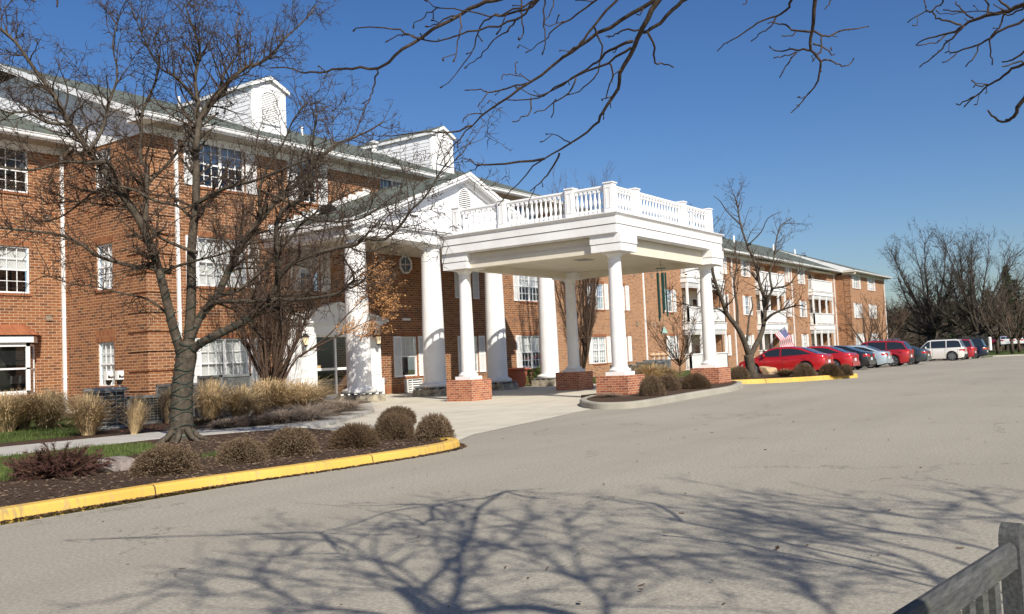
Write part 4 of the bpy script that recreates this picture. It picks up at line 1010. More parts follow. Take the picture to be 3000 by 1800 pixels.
m = MB(); m.tube([V((0, 0, -.27)), V((0, 0, -2.15))], [.004]*2, 4); m.lathe([(.14, -2.42), (.02, -2.2)], (0, 0, 0), 4); m.build('wind_sail', M['green'], wc, uv=False)
# ------------------------------------------------------------------ trees
rt = random.Random(11)
def rv(r=rt): return V((r.gauss(0, 1), r.gauss(0, 1), r.gauss(0, 1))).normalized()
def pathlen(pts): return sum((pts[i+1]-pts[i]).length for i in range(len(pts)-1))
def smooth3(pts, n=3):
    out = []
    for i in range(len(pts)-1):
        p0 = pts[max(0, i-1)]; p1 = pts[i]; p2 = pts[i+1]; p3 = pts[min(len(pts)-1, i+2)]
        for k in range(n):
            t = k/n; out.append(.5*((2*p1)+(p2-p0)*t+(2*p0-5*p1+4*p2-p3)*t*t+(3*p1-p0-3*p2+p3)*t**3))
    out.append(pts[-1]); return out
def grow(mb, p, d, L, r, lvl, cf, r_=rt, m=0):
    """cf: dict with seg, wig, up, kids (per level), ratio, n (sides per level)"""
    k = max(2, int(L/cf['seg'][lvl])+1); pts = [p.copy()]; step = L/k
    for i in range(k):
        d = (d+rv(r_)*cf['wig'][lvl]+V((0, 0, cf['up'][lvl]))).normalized(); pts.append(pts[-1]+d*step)
    rs = [r*(1-.78*i/k) for i in range(k+1)]; mb.tube(pts, rs, cf['n'][lvl], m, cap=False)
    if lvl+1 >= len(cf['kids']): 
        cf.get('tip', lambda *a: None)(mb, pts[-1], d)
        return
    nk = cf['kids'][lvl]*L
    nk = int(nk)+(r_.random() < nk-int(nk))
    for j in range(nk):
        t = r_.uniform(cf.get('t0', .2), 1.0)*k; i = min(k-1, int(t)); q = pts[i].lerp(pts[i+1], t-i); dd = (pts[i+1]-pts[i]).normalized()
        o = rv(r_); o = (o-dd*o.dot(dd)).normalized(); sp = cf['spread'][lvl]
        nd = (dd*cos(sp)+o*sin(sp)).normalized()
        grow(mb, q, nd, L*cf['ratio'][lvl]*r_.uniform(.5, 1.2), max(rs[i]*.6, cf['rmin']), lvl+1, cf, r_, m)
def spawn_along(mb, pts, rads, n, cf, Lr, r_=rt, t0=.15, outc=None, lvl=0):
    k = len(pts)-1
    for j in range(n):
        t = r_.uniform(t0, 1)*k; i = min(k-1, int(t)); q = pts[i].lerp(pts[i+1], t-i); dd = (pts[i+1]-pts[i]).normalized(); o = rv(r_)
        if outc is not None and o.dot(q-outc) < 0: o = -o
        o = (o-dd*o.dot(dd)).normalized(); sp = cf['spread'][lvl]*r_.uniform(.7, 1.3)
        grow(mb, q, (dd*cos(sp)+o*sin(sp)+V((0, 0, .15))).normalized(), r_.uniform(*Lr), max(rads[i]*.45, cf['rmin']*1.5), lvl, cf, r_)
def rr(pts, r0, r1): n = len(pts)-1; return [r0+(r1-r0)*(i/n)**.85 for i in range(n+1)]

# --- foreground tree on the planting bed
T0 = V((10.27, 14.82, .085)); D0 = 16.9
T1 = empty('bare_tree', T0, 'large bare tree with forked trunk wound in string lights on the front planting bed', 'tree')
trk = MB()
base = T0; fork = P(545, 1045, D0)
tp = [P(533, 1292, D0), P(532, 1262, D0), P(532, 1200, D0), P(534, 1140, D0), P(540, 1085, D0), P(546, 1045, D0), P(549, 1000, D0)]
tr_ = [.28, .225, .20, .188, .182, .19, .14]
trk.tube(smooth3(tp, 4), [tr_[min(6, i//4)]+(tr_[min(6, i//4+1)]-tr_[min(6, i//4)])*((i % 4)/4) for i in range(25)], 14, 0)
for a in range(7):
    an = a*.9+.3; trk.tube([T0+V((cos(an)*.15, sin(an)*.15, .22)), T0+V((cos(an)*.30, sin(an)*.30, .06)), T0+V((cos(an)*.55, sin(an)*.55, -.03))], [.07, .05, .02], 6)
LIMBS = [  # (points in photo pixels, depth offset start, end, radius start, end)
 ([(540,1060),(520,1000),(500,930),(468,800),(425,679),(376,594),(321,522),(261,443),(206,364),(158,279),(103,206),(48,127),(-10,75)], 0, -1.2, .115, .02),
 ([(426,660),(428,560),(428,487),(412,467),(414,374),(420,320),(455,240),(470,150)], -.3, .6, .065, .015),
 ([(548,1050),(556,960),(561,850),(561,734),(573,600),(575,500),(573,430),(580,380),(575,330),(580,300),(571,236),(578,193),(585,141),(561,71),(542,14)], 0, .8, .12, .012),
 ([(573,440),(590,340),(637,278),(679,231),(722,198),(764,184),(802,156),(830,118),(900,52),(925,14)], .1, 1.5, .07, .01),
 ([(552,1010),(582,936),(634,868),(675,783),(715,706),(764,645),(830,566),(891,528),(924,481),(953,448),(990,420),(1066,391),(1120,360)], 0, 1.8, .10, .015),
 ([(550,1035),(590,1005),(647,976),(712,944),(776,900),(800,871),(813,831),(813,750),(809,690),(815,640),(850,600),(894,580),(910,520),(916,414),(930,330)], 0, -1.4, .105, .012),
 ([(600,909),(622,891),(656,883),(748,883),(808,876),(852,880),(934,872),(989,861),(1015,839),(1037,820),(1030,791),(1019,776),(1000,740)], 0, -1.9, .06, .012),
 ([(813,820),(856,772),(908,750),(985,728),(1045,717),(1063,698),(1126,702),(1182,650),(1202,618),(1247,575),(1291,503),(1311,476)], -.7, -2.4, .05, .010),
 ([(500,800),(453,782),(401,782),(340,768),(283,749),(245,721),(189,692),(94,678),(0,669),(-60,680)], -.1, -1.6, .05, .012),
 ([(300,530),(330,541),(401,560),(453,589),(519,603),(562,640)], -.6, -1.0, .02, .03),
 ([(350,560),(321,480),(260,478),(189,475),(94,499),(0,490),(-50,500)], -.4, -2.0, .045, .012),
 ([(436,540),(439,532),(500,471),(542,414),(580,380),(640,330)], -.1, .9, .04, .02),
 ([(468,800),(520,780),(590,760),(640,748),(700,725),(760,700)], -.2, -.9, .035, .01),
 ([(575,740),(520,720),(460,690),(420,640),(380,610),(300,600),(220,590),(120,600)], 0, 1.2, .045, .01),
 ([(573,600),(640,560),(700,540),(745,530),(820,500),(900,470),(960,470)], .1, -1.3, .05, .01),
 ([(376,594),(330,560),(280,560),(230,600),(170,640),(100,650)], -.4, 1.0, .04, .01),
 ([(261,443),(300,380),(320,300),(345,220),(330,130),(350,50)], -.8, .3, .04, .01),
 ([(206,364),(140,360),(80,330),(20,330),(-40,300)], -.9, -1.8, .035, .01),
 ([(579,300),(520,230),(470,200),(430,130),(400,60)], .5, -.8, .035, .008),
 ([(764,645),(760,560),(790,480),(830,420),(860,350),(900,300)], .6, .2, .04, .01),
 ([(764,560),(840,590),(900,640),(980,650),(1060,640),(1120,600),(1180,560)], .8, -.6, .035, .008),
 ([(637,278),(660,210),(700,150),(690,80),(720,20)], .4, 1.4, .03, .008),
 ([(637,868),(700,850),(760,800),(850,700),(880,660),(960,600),(1040,560),(1100,520)], .1, 1.0, .045, .01),
 ([(500,930),(440,880),(360,860),(280,840),(200,830),(120,800)], -.1, .8, .03, .008),
]
cfT = dict(seg=[.16, .11, .07], wig=[.30, .38, .45], up=[.03, .02, .0], kids=[7.5, 10.0, 0], ratio=[.42, .34], spread=[.95, 1.05, 1.1], n=[4, 3, 3], rmin=.0062)
tw = MB()
cen = P(560, 760, D0)
for pts, d0, d1, r0, r1 in LIMBS:
    n = len(pts)-1; pp = smooth3([P(x, y, D0+d0+(d1-d0)*i/n) for i, (x, y) in enumerate(pts)], 3); rs = rr(pp, r0*.9, r1)
    trk.tube(pp, rs, 8 if r0 > .06 else 6)
    L = pathlen(pp); far = [i for i, p in enumerate(pp)]
    spawn_along(tw, pp, rs, int(L*9.5), cfT, (.35, 1.3), t0=.22 if r0 > .08 else .08, outc=cen)
trk.build('trunk', M['bark'], T1, origin=T0, smooth=True, uv=False)
tw.build('crown', M['bark2'], T1, origin=T0, smooth=True, uv=False)
# string lights wound round the trunk and the low limbs
sg = MB(); pl = []
n = 260
for i in range(n):
    t = i/n; z = .15+t*1.75; c = smooth3(tp, 4); j = min(23, int((z-.09)/1.95*24)); rad = [.255, .217, .204, .195, .19, .193, .19][min(6, j//4)]
    a = i*.36; pl.append(V((c[j].x+cos(a)*rad, c[j].y+sin(a)*rad, z+.04*sin(i*.9))))
sg.tube(pl, [.0075]*n, 4)
def wind(pts, r0, turns):
    k = len(pts)-1; out = []
    for i in range(turns*10):
        t = i/(turns*10)*k; j = min(k-1, int(t)); p = pts[j].lerp(pts[j+1], t-j); d = (pts[j+1]-pts[j]).normalized(); u = d.orthogonal().normalized(); w_ = d.cross(u); a = i*.63; out.append(p+(u*cos(a)+w_*sin(a))*(r0+.008))
    sg.tube(out, [.006]*len(out), 4)
for li, r0, tn, cut in ((0, .105, 9, 4), (4, .09, 7, 3), (5, .10, 9, 5), (2, .115, 5, 3)):
    pts, d0, d1, _, _ = LIMBS[li]; n = len(pts)-1; wind([P(x, y, D0+d0+(d1-d0)*i/n) for i, (x, y) in enumerate(pts)][:cut+1], r0, tn)
tag(sg.build('string_lights', M['green'], None, uv=False), 'dark green string light cable wound round the forked foreground tree trunk', 'string lights')

# --- multi-stemmed upright tree in front of the wall (holds some brown leaves)
def stem_tree(name, base, label, H, spread, nst, group=None, leaves=None, seed=3, mat='bark3', lean=(0, 0), kid=3.2, rb=.055):
    r_ = random.Random(seed); t = empty(name, base, label, 'tree', group); b = V(base); st = MB(); tw_ = MB()
    cf = dict(seg=[.30, .2, .15], wig=[.10, .14, .2], up=[.10, .10, .05], kids=[4.5, 7.0, 0], ratio=[.38, .36], spread=[.42, .5, .6], n=[4, 3, 3], rmin=.0045, t0=.1)
    st.tube([b+V((0, 0, -.1)), b+V((0, 0, .15)), b+V((0, 0, .45))], [.22, .17, .12], 10)
    for i in range(nst):
        a = 2*pi*i/nst+r_.uniform(-.3, .3); q = r_.uniform(.25, 1)**.8; h = H*(1-.35*q*q)*r_.uniform(.85, 1.05)
        pts = []; r0 = spread*q
        for k in range(8):
            tt = k/7; rad = r0*(tt**(.75)); pts.append(b+V((cos(a)*rad+lean[0]*tt+r_.gauss(0, .05), sin(a)*rad+lean[1]*tt+r_.gauss(0, .05), .3+h*tt)))
        rs = rr(pts, rb*r_.uniform(.7, 1.2), .012); st.tube(pts, rs, 6)
        spawn_along(tw_, pts, rs, int(h*kid), cf, (.7, 1.9), r_, t0=.12)
    st.build('trunk', M[mat], t, origin=b, smooth=True, uv=False); tw_.build('crown', M[mat], t, origin=b, smooth=True, uv=False)
    if leaves:
        lf = MB()
        for (c, rad, n) in leaves:
            tws = MB()
            for i in range(n//26):
                p0 = V(c)+V((r_.gauss(0, rad[0]*.42), r_.gauss(0, rad[1]*.42), r_.gauss(0, rad[2]*.42))); d = (V((.5, -.2, .35))+rv(r_)*.5).normalized(); ln = r_.uniform(.3, .7)
                tws.tube([p0, p0+d*ln*.5, p0+d*ln+V((0, 0, .04))], [.008, .006, .003], 3)
                for j in range(26):
                    q = p0+d*ln*r_.random()+rv(r_)*r_.uniform(.01, .07); u = rv(r_); v_ = u.orthogonal().normalized(); l = r_.uniform(.022, .042); wd = l*.5
                    lf.q(q, q+u*l+v_*wd, q+u*2*l, q+u*l-v_*wd)
            tws.build('leafy_twigs', M[mat], t, origin=b, uv=False)
        lf.build('leaves', M['leaf'], t, origin=b, uv=False)
    return t
b1 = gp(795, 1192, .09); dp1 = (b1-CAM).dot(Fw)
def at1(px, py, dd=0): return P(px, py, dp1+dd)
stem_tree('multi_stem_tree', b1, 'dense many-stemmed bare tree before the left brick wall, clinging brown leaves on its right side', 7.2, 2.0, 22, seed=5, kid=4.0,
          leaves=[(at1(1085, 850, -1.0), (.75, .75, .9), 2300), (at1(1118, 915, -1.0), (.55, .5, .55), 1500), (at1(1050, 980, -1.2), (.75, .6, .3), 1500), (at1(1070, 800, -1), (.3, .4, .5), 500)])
lm = MB()
for pts, r0 in (([(800,1190),(830,1120),(870,1050),(940,1010),(1010,975),(1060,950),(1100,930)], .05), ([(880,1045),(960,985),(1010,930),(1060,880),(1090,840)], .03), ([(800,1150),(860,1010),(930,900),(1000,830),(1050,790)], .035), ([(805,1140),(840,1000),(880,880),(960,780)], .035)):
    pp = smooth3([at1(x, y, -1.1*i/len(pts)) for i, (x, y) in enumerate(pts)], 3); lm.tube(pp, rr(pp, r0, .008), 6)
    cfl = dict(seg=[.2, .15, .1], wig=[.15, .2, .25], up=[.12, .1, .05], kids=[5, 7.0, 0], ratio=[.4, .4], spread=[.6, .6, .7], n=[4, 3, 3], rmin=.004)
    spawn_along(lm, pp, rr(pp, r0, .008), int(pathlen(pp)*5), cfl, (.4, 1.2), t0=.3)
lm.build('limb', M['bark3'], bpy.data.objects['multi_stem_tree'], origin=b1, smooth=True, uv=False)
b2 = V((39.2, 23.4, .05))
stem_tree('multi_stem_tree', b2, 'tall upright bare tree seen through the canopy, its tip above the balustrade', 10.0, 2.2, 20, seed=9, kid=3.0)
b3 = V((36.6, 25.3, .03))

# --- wide bare tree on the yellow-kerbed peninsula, in front of the red sedan
def spread_tree(base, label, limbs, Dp, name='bare_tree', r_=None, tw_n=4.2, Lr=(.5, 1.5), trunk=None, group=None, rm=.008, scale=1.0, mat='bark', mat2='bark2'):
    r_ = r_ or random.Random(21); t = empty(name, base, label, 'tree', group); st = MB(); tw_ = MB()
    cf = dict(seg=[.28*scale, .18*scale, .12*scale], wig=[.26, .33, .4], up=[.04, .02, 0], kids=[4.2/scale, 5.5/scale, 0], ratio=[.42, .4], spread=[.8, .9, 1.0], n=[4, 3, 3], rmin=rm)
    for pts, d0, d1, r0, r1 in limbs:
        n = len(pts)-1; pp = smooth3([P(x, y, Dp+d0+(d1-d0)*i/n) for i, (x, y) in enumerate(pts)], 3); r0 *= .74; rs = rr(pp, r0, r1); st.tube(pp, rs, 8)
        if len(pts) > 4: spawn_along(tw_, pp, rs, int(pathlen(pp)*tw_n), cf, Lr, r_, t0=.3)
    st.build('trunk', M[mat], t, origin=V(base), smooth=True, uv=False); tw_.build('crown', M[mat2], t, origin=V(base), smooth=True, uv=False)
    return t
b4 = gp(2205, 1108, .15); d4 = (b4-CAM).dot(Fw)
spread_tree(b4, 'bare spreading tree with split trunk in front of the first red car', [
 ([(2212,1112),(2202,1090),(2196,1060),(2192,1040)], 0, 0, .30, .2),
 ([(2195,1045),(2180,1000),(2160,960),(2130,920),(2112,870),(2100,840),(2085,780),(2095,720),(2080,650)], 0, -1.5, .18, .03),
 ([(2198,1045),(2215,1010),(2232,975),(2240,930),(2240,880),(2225,830),(2215,780),(2190,720),(2170,660),(2160,600),(2150,570)], 0, 1.2, .17, .02),
 ([(2160,960),(2160,900),(2150,830),(2160,770),(2150,720)], -.2, .5, .09, .02),
 ([(2188,1000),(2195,930),(2205,900),(2200,870)], 0, 1, .07, .02),
 ([(2242,940),(2262,922),(2300,905),(2340,895),(2360,900)], 0, -1, .09, .015),
 ([(2245,890),(2262,850),(2270,845),(2310,835),(2330,810),(2350,790)], .2, -.5, .08, .015),
 ([(2262,850),(2255,800),(2265,770),(2275,700),(2290,660),(2320,640)], .2, 1.4, .07, .015),
 ([(2112,870),(2080,850),(2060,840),(2040,870)], -.6, -1.6, .05, .015),
 ([(2130,920),(2100,905),(2050,900),(2000,890),(1960,880)], -.3, -2.4, .05, .012),
 ([(2100,840),(2070,800),(2040,790),(2000,800)], -.8, -2, .04, .012),
 ([(2225,830),(2200,800),(2180,790),(2140,800)], .8, 1.8, .05, .012),
 ([(2190,720),(2230,680),(2250,640),(2290,620)], .8, 0, .04, .01),
 ([(2170,660),(2130,620),(2110,590),(2090,575)], 1, 0, .04, .01)], d4, tw_n=6.5, Lr=(.35, 1.25), rm=.008)
# --- small bare trees at the wing
def small_tree(base, label, H, R, seed, name='small_bare_tree', group=None, mat='bark3', rm=.012, nl=9, tn=3):
    r_ = random.Random(seed); t = empty(name, base, label, 'tree', group); b = V(base); st = MB(); tw_ = MB(); hf = H*.25
    st.tube([b+V((0, 0, -.2)), b+V((0, 0, hf*.5)), b+V((.03, 0, hf))], [H*.03, H*.022, H*.02], 8)
    cf = dict(seg=[.3*H/5, .22*H/5, .15*H/5], wig=[.16, .2, .25], up=[.08, .06, .04], kids=[3.6*5/H, 5*5/H, 0], ratio=[.42, .4], spread=[.6, .7, .8], n=[4, 3, 3], rmin=rm)
    for i in range(nl):
        a = 2*pi*i/nl+r_.uniform(-.3, .3); el = r_.uniform(.5, 1.35); d = V((cos(a)*cos(el), sin(a)*cos(el), sin(el))); L = H*.72*(.55+.45*sin(el)) if R is None else (R*cos(el)+H*.75*sin(el))
        pts = [b+V((0, 0, hf*r_.uniform(.7, 1)))]
        for k in range(7): d = (d+rv(r_)*.12+V((0, 0, .06))).normalized(); pts.append(pts[-1]+d*L/7)
        rs = rr(pts, H*.013, rm); st.tube(pts, rs, 5); spawn_along(tw_, pts, rs, int(L*tn*5/H), cf, (H*.1, H*.28), r_, t0=.2)
    st.build('trunk', M[mat], t, origin=b, smooth=True, uv=False); tw_.build('crown', M[mat], t, origin=b, smooth=True, uv=False); return t
small_tree((98, 24.0, gz(98)), 'small bare tree before the last balcony stack, right of the flag', 5.6, 3, 4, rm=.014, tn=2.4)
small_tree((111, 25.5, gz(111)), 'small bare tree before the end block of the wing', 6.5, 3.2, 6, rm=.016, tn=2.4)
small_tree((52.5, 24.2, gz(52)), 'pruned leafless shrub before the first balcony', 3.0, 2.2, 8, name='bare_shrub', mat='bark3', rm=.010, nl=14, tn=3)
# --- two big bare trees far right
def big_tree(base, label, H, R, seed, hf, nl, d0=(0, 0)):
    r_ = random.Random(seed); t = empty('large_bare_tree', base, label, 'tree'); b = V(base); st = MB(); tw_ = MB()
    st.tube([b+V((0, 0, -.5)), b+V((0, 0, 0)), b+V((0, 0, hf*.6)), b+V((0, 0, hf))], [1.2, .95, .8, .75], 10)
    cf = dict(seg=[.8, .6, .45, .35], wig=[.15, .2, .25, .3], up=[.03, .02, .01, .0], kids=[1.1, 1.7, 2.2, 0], ratio=[.5, .5, .5], spread=[.55, .65, .7, .8], n=[4, 3, 3, 3], rmin=.021, t0=.12)
    for i in range(nl):
        a = 2*pi*i*.618*1.0+r_.uniform(-.3, .3); el = .05+1.45*((i+.5)/nl); L = 1.02*sqrt((R*cos(el))**2+((H-hf)*sin(el))**2)
        d = V((cos(a)*cos(el), sin(a)*cos(el), sin(el))); pts = [b+V((0, 0, hf*r_.uniform(.6, 1)))]
        for k in range(11): d = (d+rv(r_)*.10+V((0, 0, .018))).normalized(); pts.append(pts[-1]+d*L/11)
        rs = rr(pts, .24, .03); st.tube(pts, rs, 6); spawn_along(tw_, pts, rs, int(L*2.7), cf, (H*.10, H*.21), r_, t0=.2)
    st.build('trunk', M['barkd'], t, origin=b, smooth=True, uv=False); tw_.build('crown', M['barkd'], t, origin=b, smooth=True, uv=False)
def atd(px, py, dep, z=None):
    p = P(px, py, dep)
    if z is not None: p.z = z
    return p
big_tree(atd(2868, 1015, 128, gz(115)+.1), 'broad rounded bare oak behind the white sport utility car, right one of two', 16.0, 10.5, 31, 2.8, 22)
big_tree(atd(2735, 1015, 138, gz(120)+.1), 'tall bare oak overlapping its right neighbour, beside the end block', 17.6, 9.5, 33, 3.4, 20)
# far wood: bare brown mass, evergreens
fw = MB(); r_ = random.Random(5)
for i in range(330):
    px = r_.uniform(2560, 3250); dep = r_.uniform(165, 235); b = atd(px, 1000, dep, -1.6); H = r_.uniform(7, 11.5)*(1 if px < 2750 else .9)
    fw.tube([b, b+V((r_.gauss(0, .3), 0, H*.6)), b+V((r_.gauss(0, .8), r_.gauss(0, .8), H))], [.16, .12, .03], 4)
    for j in range(26):
        z = r_.uniform(.12, .95)*H; a = r_.uniform(0, 2*pi); d = V((cos(a), sin(a), r_.uniform(.3, 1.1))).normalized(); L = r_.uniform(.8, 2.6); p = b+V((0, 0, z)); q = p+d*L
        fw.tube([p, p+d*L*.5+rv(r_)*.1, q], [.06, .045, .015], 3)
        for k in range(5):
            e = (d+rv(r_)*.8).normalized(); s0 = p.lerp(q, r_.random()); fw.tube([s0, s0+e*r_.uniform(.6, 1.5)], [.035, .012], 3)
tag(fw.build('far_wood', M['wood_far'], None, uv=False), 'brown leafless wood beyond the lot, behind the big bare trees', 'wood', kind='stuff')
hd = MB()
for i in range(2600):
    px = r_.uniform(2540, 3300); dep = r_.uniform(238, 262); p = atd(px, 1000, dep, r_.uniform(-2, 9.5+1.6*sin(px*.021)+.9*sin(px*.07))); u = rv(r_); v_ = u.orthogonal().normalized(); s = r_.uniform(.5, 1.3)
    hd.q(p-u*s-v_*s*.7, p+u*s-v_*s*.4, p+u*s*.3+v_*s, p-u*s*.8+v_*s*.5)
tag(hd.build('far_hedgerow', M['wood_far'], None, uv=False), 'dense brown thicket closing the view at the far right', 'thicket', kind='stuff')
def pine(px, dep, H, label, seed, rad=.24, bare=.0):
    r_ = random.Random(seed); b = atd(px, 1005, dep, gz(110)-.2); t = empty('pine_tree', b, label, 'tree'); s = MB(); s.tube([b, b+V((0, 0, H*.5)), b+V((.1, 0, H))], [H*.02, H*.013, .03], 6); s.build('trunk', M['barkd'], t, origin=b, uv=False)
    c = MB(); lay = int(H*1.3)
    for k in range(lay):
        tt = bare+(1-bare)*k/lay; z = H*(.10+.88*tt); R = H*rad*(1-tt)**.75*r_.uniform(.75, 1.15)+.3
        for j in range(9):
            a = r_.uniform(0, 2*pi); L = R*r_.uniform(.5, 1.1)
            for i in range(9):
                u = (i+r_.random())/9; p = b+V((cos(a)*L*u, sin(a)*L*u, z+.12*L*u+r_.gauss(0, .14))); q = rv(r_); w2 = q.orthogonal().normalized(); sz = r_.uniform(.12, .38); c.q(p-q*sz-w2*sz*.3, p+q*sz-w2*sz*.2, p+q*sz*.4+w2*sz*.5)
                c.q(p+w2*sz, p-q*sz*.7, p+q*sz*.3-w2*sz*.4)
    c.build('crown', M['pine'], t, origin=b, uv=False)
pine(2962, 150, 14.3, 'tall thin pine with layered branches at the right edge above the others', 1, .13, .45)
for i, (px, dep, H, lb) in enumerate([(2905, 160, 11, 'dark green pine between the broad oak and the tall thin pine'), (2985, 155, 12.5, 'dark green pine at the right edge behind the far parked cars'), (2790, 165, 10.5, 'dark green pine showing between the two big bare oaks'), (2835, 162, 9.8, 'low dark pine directly left of the broad oak trunk'), (3040, 150, 13, 'pine mostly outside the right frame edge')]):
    pine(px, dep, H, lb, 10+i, .3)
small_tree(atd(2922, 1010, 112, gz(100)), 'thin young bare tree right of the white post by the lawn', 8, 2, 14, rm=.03, nl=7, tn=2, mat='bark')
small_tree(atd(2965, 1014, 108, gz(100)), 'young bare tree with pale trunk before the far parked cars', 8, 2.5, 15, rm=.03, nl=7, tn=2, mat='bark')
small_tree(atd(2985, 1010, 118, gz(100)), 'reddish young bare tree at the right frame edge', 7, 3, 16, rm=.035, nl=9, tn=3, mat='bark3')
# ------------------------------------------------------------------ shrubs
def ball_shrub(seed, n=5200):
    r_ = random.Random(seed); s = MB(); tp_ = MB()
    for i in range(n):
        a = r_.uniform(0, 2*pi); z = r_.uniform(-.12, 1); rr_ = sqrt(max(0, 1-max(0, z)**2)); d = V((cos(a)*rr_, sin(a)*rr_, z)).normalized()
        lump = 1+.07*sin(3*a+seed)*sin(4*z+seed)+.05*sin(7*a); R = lump*r_.uniform(.84, 1.0); st = d*r_.uniform(.15, .72)*R; st.z = max(-.1, st.z*.8)
        e = d*R; bend = rv(r_)*.05; mid = st.lerp(e, .5)+bend; wd = r_.uniform(.008, .014); o = d.orthogonal().normalized(); o = (o*cos(i)+d.cross(o)*sin(i))*wd
        s.q(st-o, st+o, mid+o*.9, mid-o*.9); s.q(mid-o*.9, mid+o*.9, e+o*.4, e-o*.4)
        for j in range(2):
            f = (d*.6+rv(r_)*.9).normalized(); p = st.lerp(e, r_.uniform(.6, .95)); s.q(p-o*.6, p+o*.6, p+f*r_.uniform(.05, .11))
        if r_.random() < .75:
            q = e+rv(r_)*.012; u = rv(r_)*.017; v_ = u.orthogonal().normalized()*.012; tp_.q(q-u, q-v_, q+u, q+v_)
    for i in range(9):
        a = i*.7; s.tube([V((0, 0, -.02)), V((cos(a)*.15, sin(a)*.15, .25)), V((cos(a)*.4, sin(a)*.4, .6))], [.03, .022, .01], 5)
    return s, tp_
SHB = []
for sd in (1, 2):
    s, tp_ = ball_shrub(sd); t = bpy.data.objects.new('round_shrub', None); COL.objects.link(t)
    s.build('twigs', M['twig'], t, uv=False); tp_.build('twig_tips', M['twigtip'], t, uv=False); SHB.append([t, False])
def shrub(loc, R, H, label, k=0, rz=0, group='round clipped leafless shrubs'):
    b, used = SHB[k]
    o = copy_tree(b) if used else b; SHB[k][1] = True
    o.location = loc; o.scale = (R, R, H); o.rotation_euler = (0, 0, rz); tag(o, label, 'shrub', group); return o
def shr(px, py, wpx, hpx, label, k, rz, dz=.085):
    p = gp(px, py, dz); d = (p-CAM).dot(Fw); R = wpx/2*d/FPX; p = p+V((Fw.x, Fw.y, 0))*R*.55
    return shrub(p, R*1.02, hpx*d/FPX*.80, label, k, rz)
shr(465, 1392, 205, 108, 'round brown shrub right beside the grey boulder', 0, 0)
shr(696, 1358, 158, 92, 'round brown shrub second from the boulder, low near the yellow kerb', 1, 1)
shr(842, 1336, 170, 102, 'round brown shrub just behind the shrub nearest the middle of the yellow kerb', 0, 2)
shr(1032, 1314, 154, 92, 'round brown shrub standing alone in the middle of the right half of the bed', 1, 3)
shr(1152, 1288, 132, 100, 'round brown shrub third from the kerb tip, in front of the overlapping pair', 0, 4)
shr(1270, 1290, 122, 98, 'loose round shrub nearest the curved tip of the yellow kerb', 1, 5)
shr(1160, 1240, 120, 62, 'round shrub mostly hidden behind two others near the kerb tip', 1, 2.2)
shr(1914, 1160, 82, 76, 'round brown shrub tight against the right front brick pier', 0, 1.1, .15)
shr(1962, 1145, 78, 62, 'looser tan-brown shrub between the two front canopy piers', 1, .4, .15)
shr(2045, 1139, 90, 58, 'dark round shrub touching the far right brick pier', 0, 2.6, .15)
shr(2172, 1112, 62, 50, 'round shrub at the foot of the tree beside the red sedan', 1, 1.5, .16)
shr(2362, 1104, 70, 50, 'round shrub before the rear wheel of the red sedan', 0, .5, .16)
shr(2440, 1100, 70, 46, 'round shrub before the tail of the red sedan, third on the peninsula', 1, 2.9, .16)
shr(2482, 1098, 46, 40, 'smallest round shrub at the tip of the yellow-kerbed peninsula', 0, 3.7, .16)
# russet juniper at the left
def juniper(loc, label):
    r_ = random.Random(8); t = empty('juniper_shrub', loc, label, 'shrub'); s = MB(); f = MB()
    for i in range(90):
        a = r_.uniform(0, 2*pi); el = r_.uniform(.05, 1.0); L = r_.uniform(.32, .74)*(1.0-.30*el); d = V((cos(a)*cos(el)*1.15, sin(a)*cos(el)*.9, sin(el)*.75)); p = V((r_.gauss(0, .06), r_.gauss(0, .06), .03)); pts = [p]
        for k in range(7): d = (d.normalized()+rv(r_)*.18).normalized(); pts.append(pts[-1]+d*L/7)
        s.tube(pts, [.014*(1-.1*k) for k in range(8)], 4)
        for k in range(150):
            u = r_.uniform(.15, 1)*6.99; j = int(u); q = pts[j].lerp(pts[j+1], u-j); e = (d+rv(r_)*1.0+V((0, 0, .3))).normalized(); l = r_.uniform(.03, .10); o = e.orthogonal().normalized()*.006; f.q(q-o, q+o, q+e*l)
            if k % 3 == 0:
                q2 = q+e*l*.6; e2 = (e+rv(r_)*.7).normalized(); f.q(q2-o, q2+o, q2+e2*l)
    s.build('stems', M['twig'], t, uv=False); f.build('needles', M['red'], t, uv=False)
juniper(gp(165, 1400, .085)+V((.08, .12, 0)), 'dark russet low juniper left of the grey boulder')
def rock(loc, size, label, mat, seed, name='boulder'):
    r_ = random.Random(seed); m = MB(); import bmesh
    bm = bmesh.new(); bmesh.ops.create_icosphere(bm, subdivisions=3, radius=1)
    ns = [(rv(r_), r_.uniform(.42, .74)) for _ in range(9)]+[(V((.1, -.2, 1)).normalized(), .5)]
    for v_ in bm.verts:
        c = v_.co.copy()
        for n, d in ns:
            k = c.dot(n)
            if k > d: c -= n*(k-d)
        c += rv(r_)*.012; v_.co = V((c.x*size[0], c.y*size[1], max(-.02, c.z*size[2]+size[2]*.35)))
    me = bpy.data.meshes.new(name); bm.to_mesh(me); bm.free(); me.materials.append(M[mat]); o = bpy.data.objects.new(name, me); COL.objects.link(o); o.location = loc; tag(o, label, 'boulder'); return o
rock(gp(332, 1384, .085)+V((.12, .15, 0)), (.30, .24, .20), 'grey angular boulder between the juniper and the first round shrub', 'rock', 3)
rock(gp(2250, 1097, .16), (.62, .42, .42), 'tan boulder on the peninsula before the red sedan door', 'rocktan', 5)
m = MB(); p = gp(2268, 1098, .16); m.box(p.x-.3, p.x+.3, p.y-.15, p.y+.12, p.z, p.z+.1); m.build('x', M['kerb']) if False else None
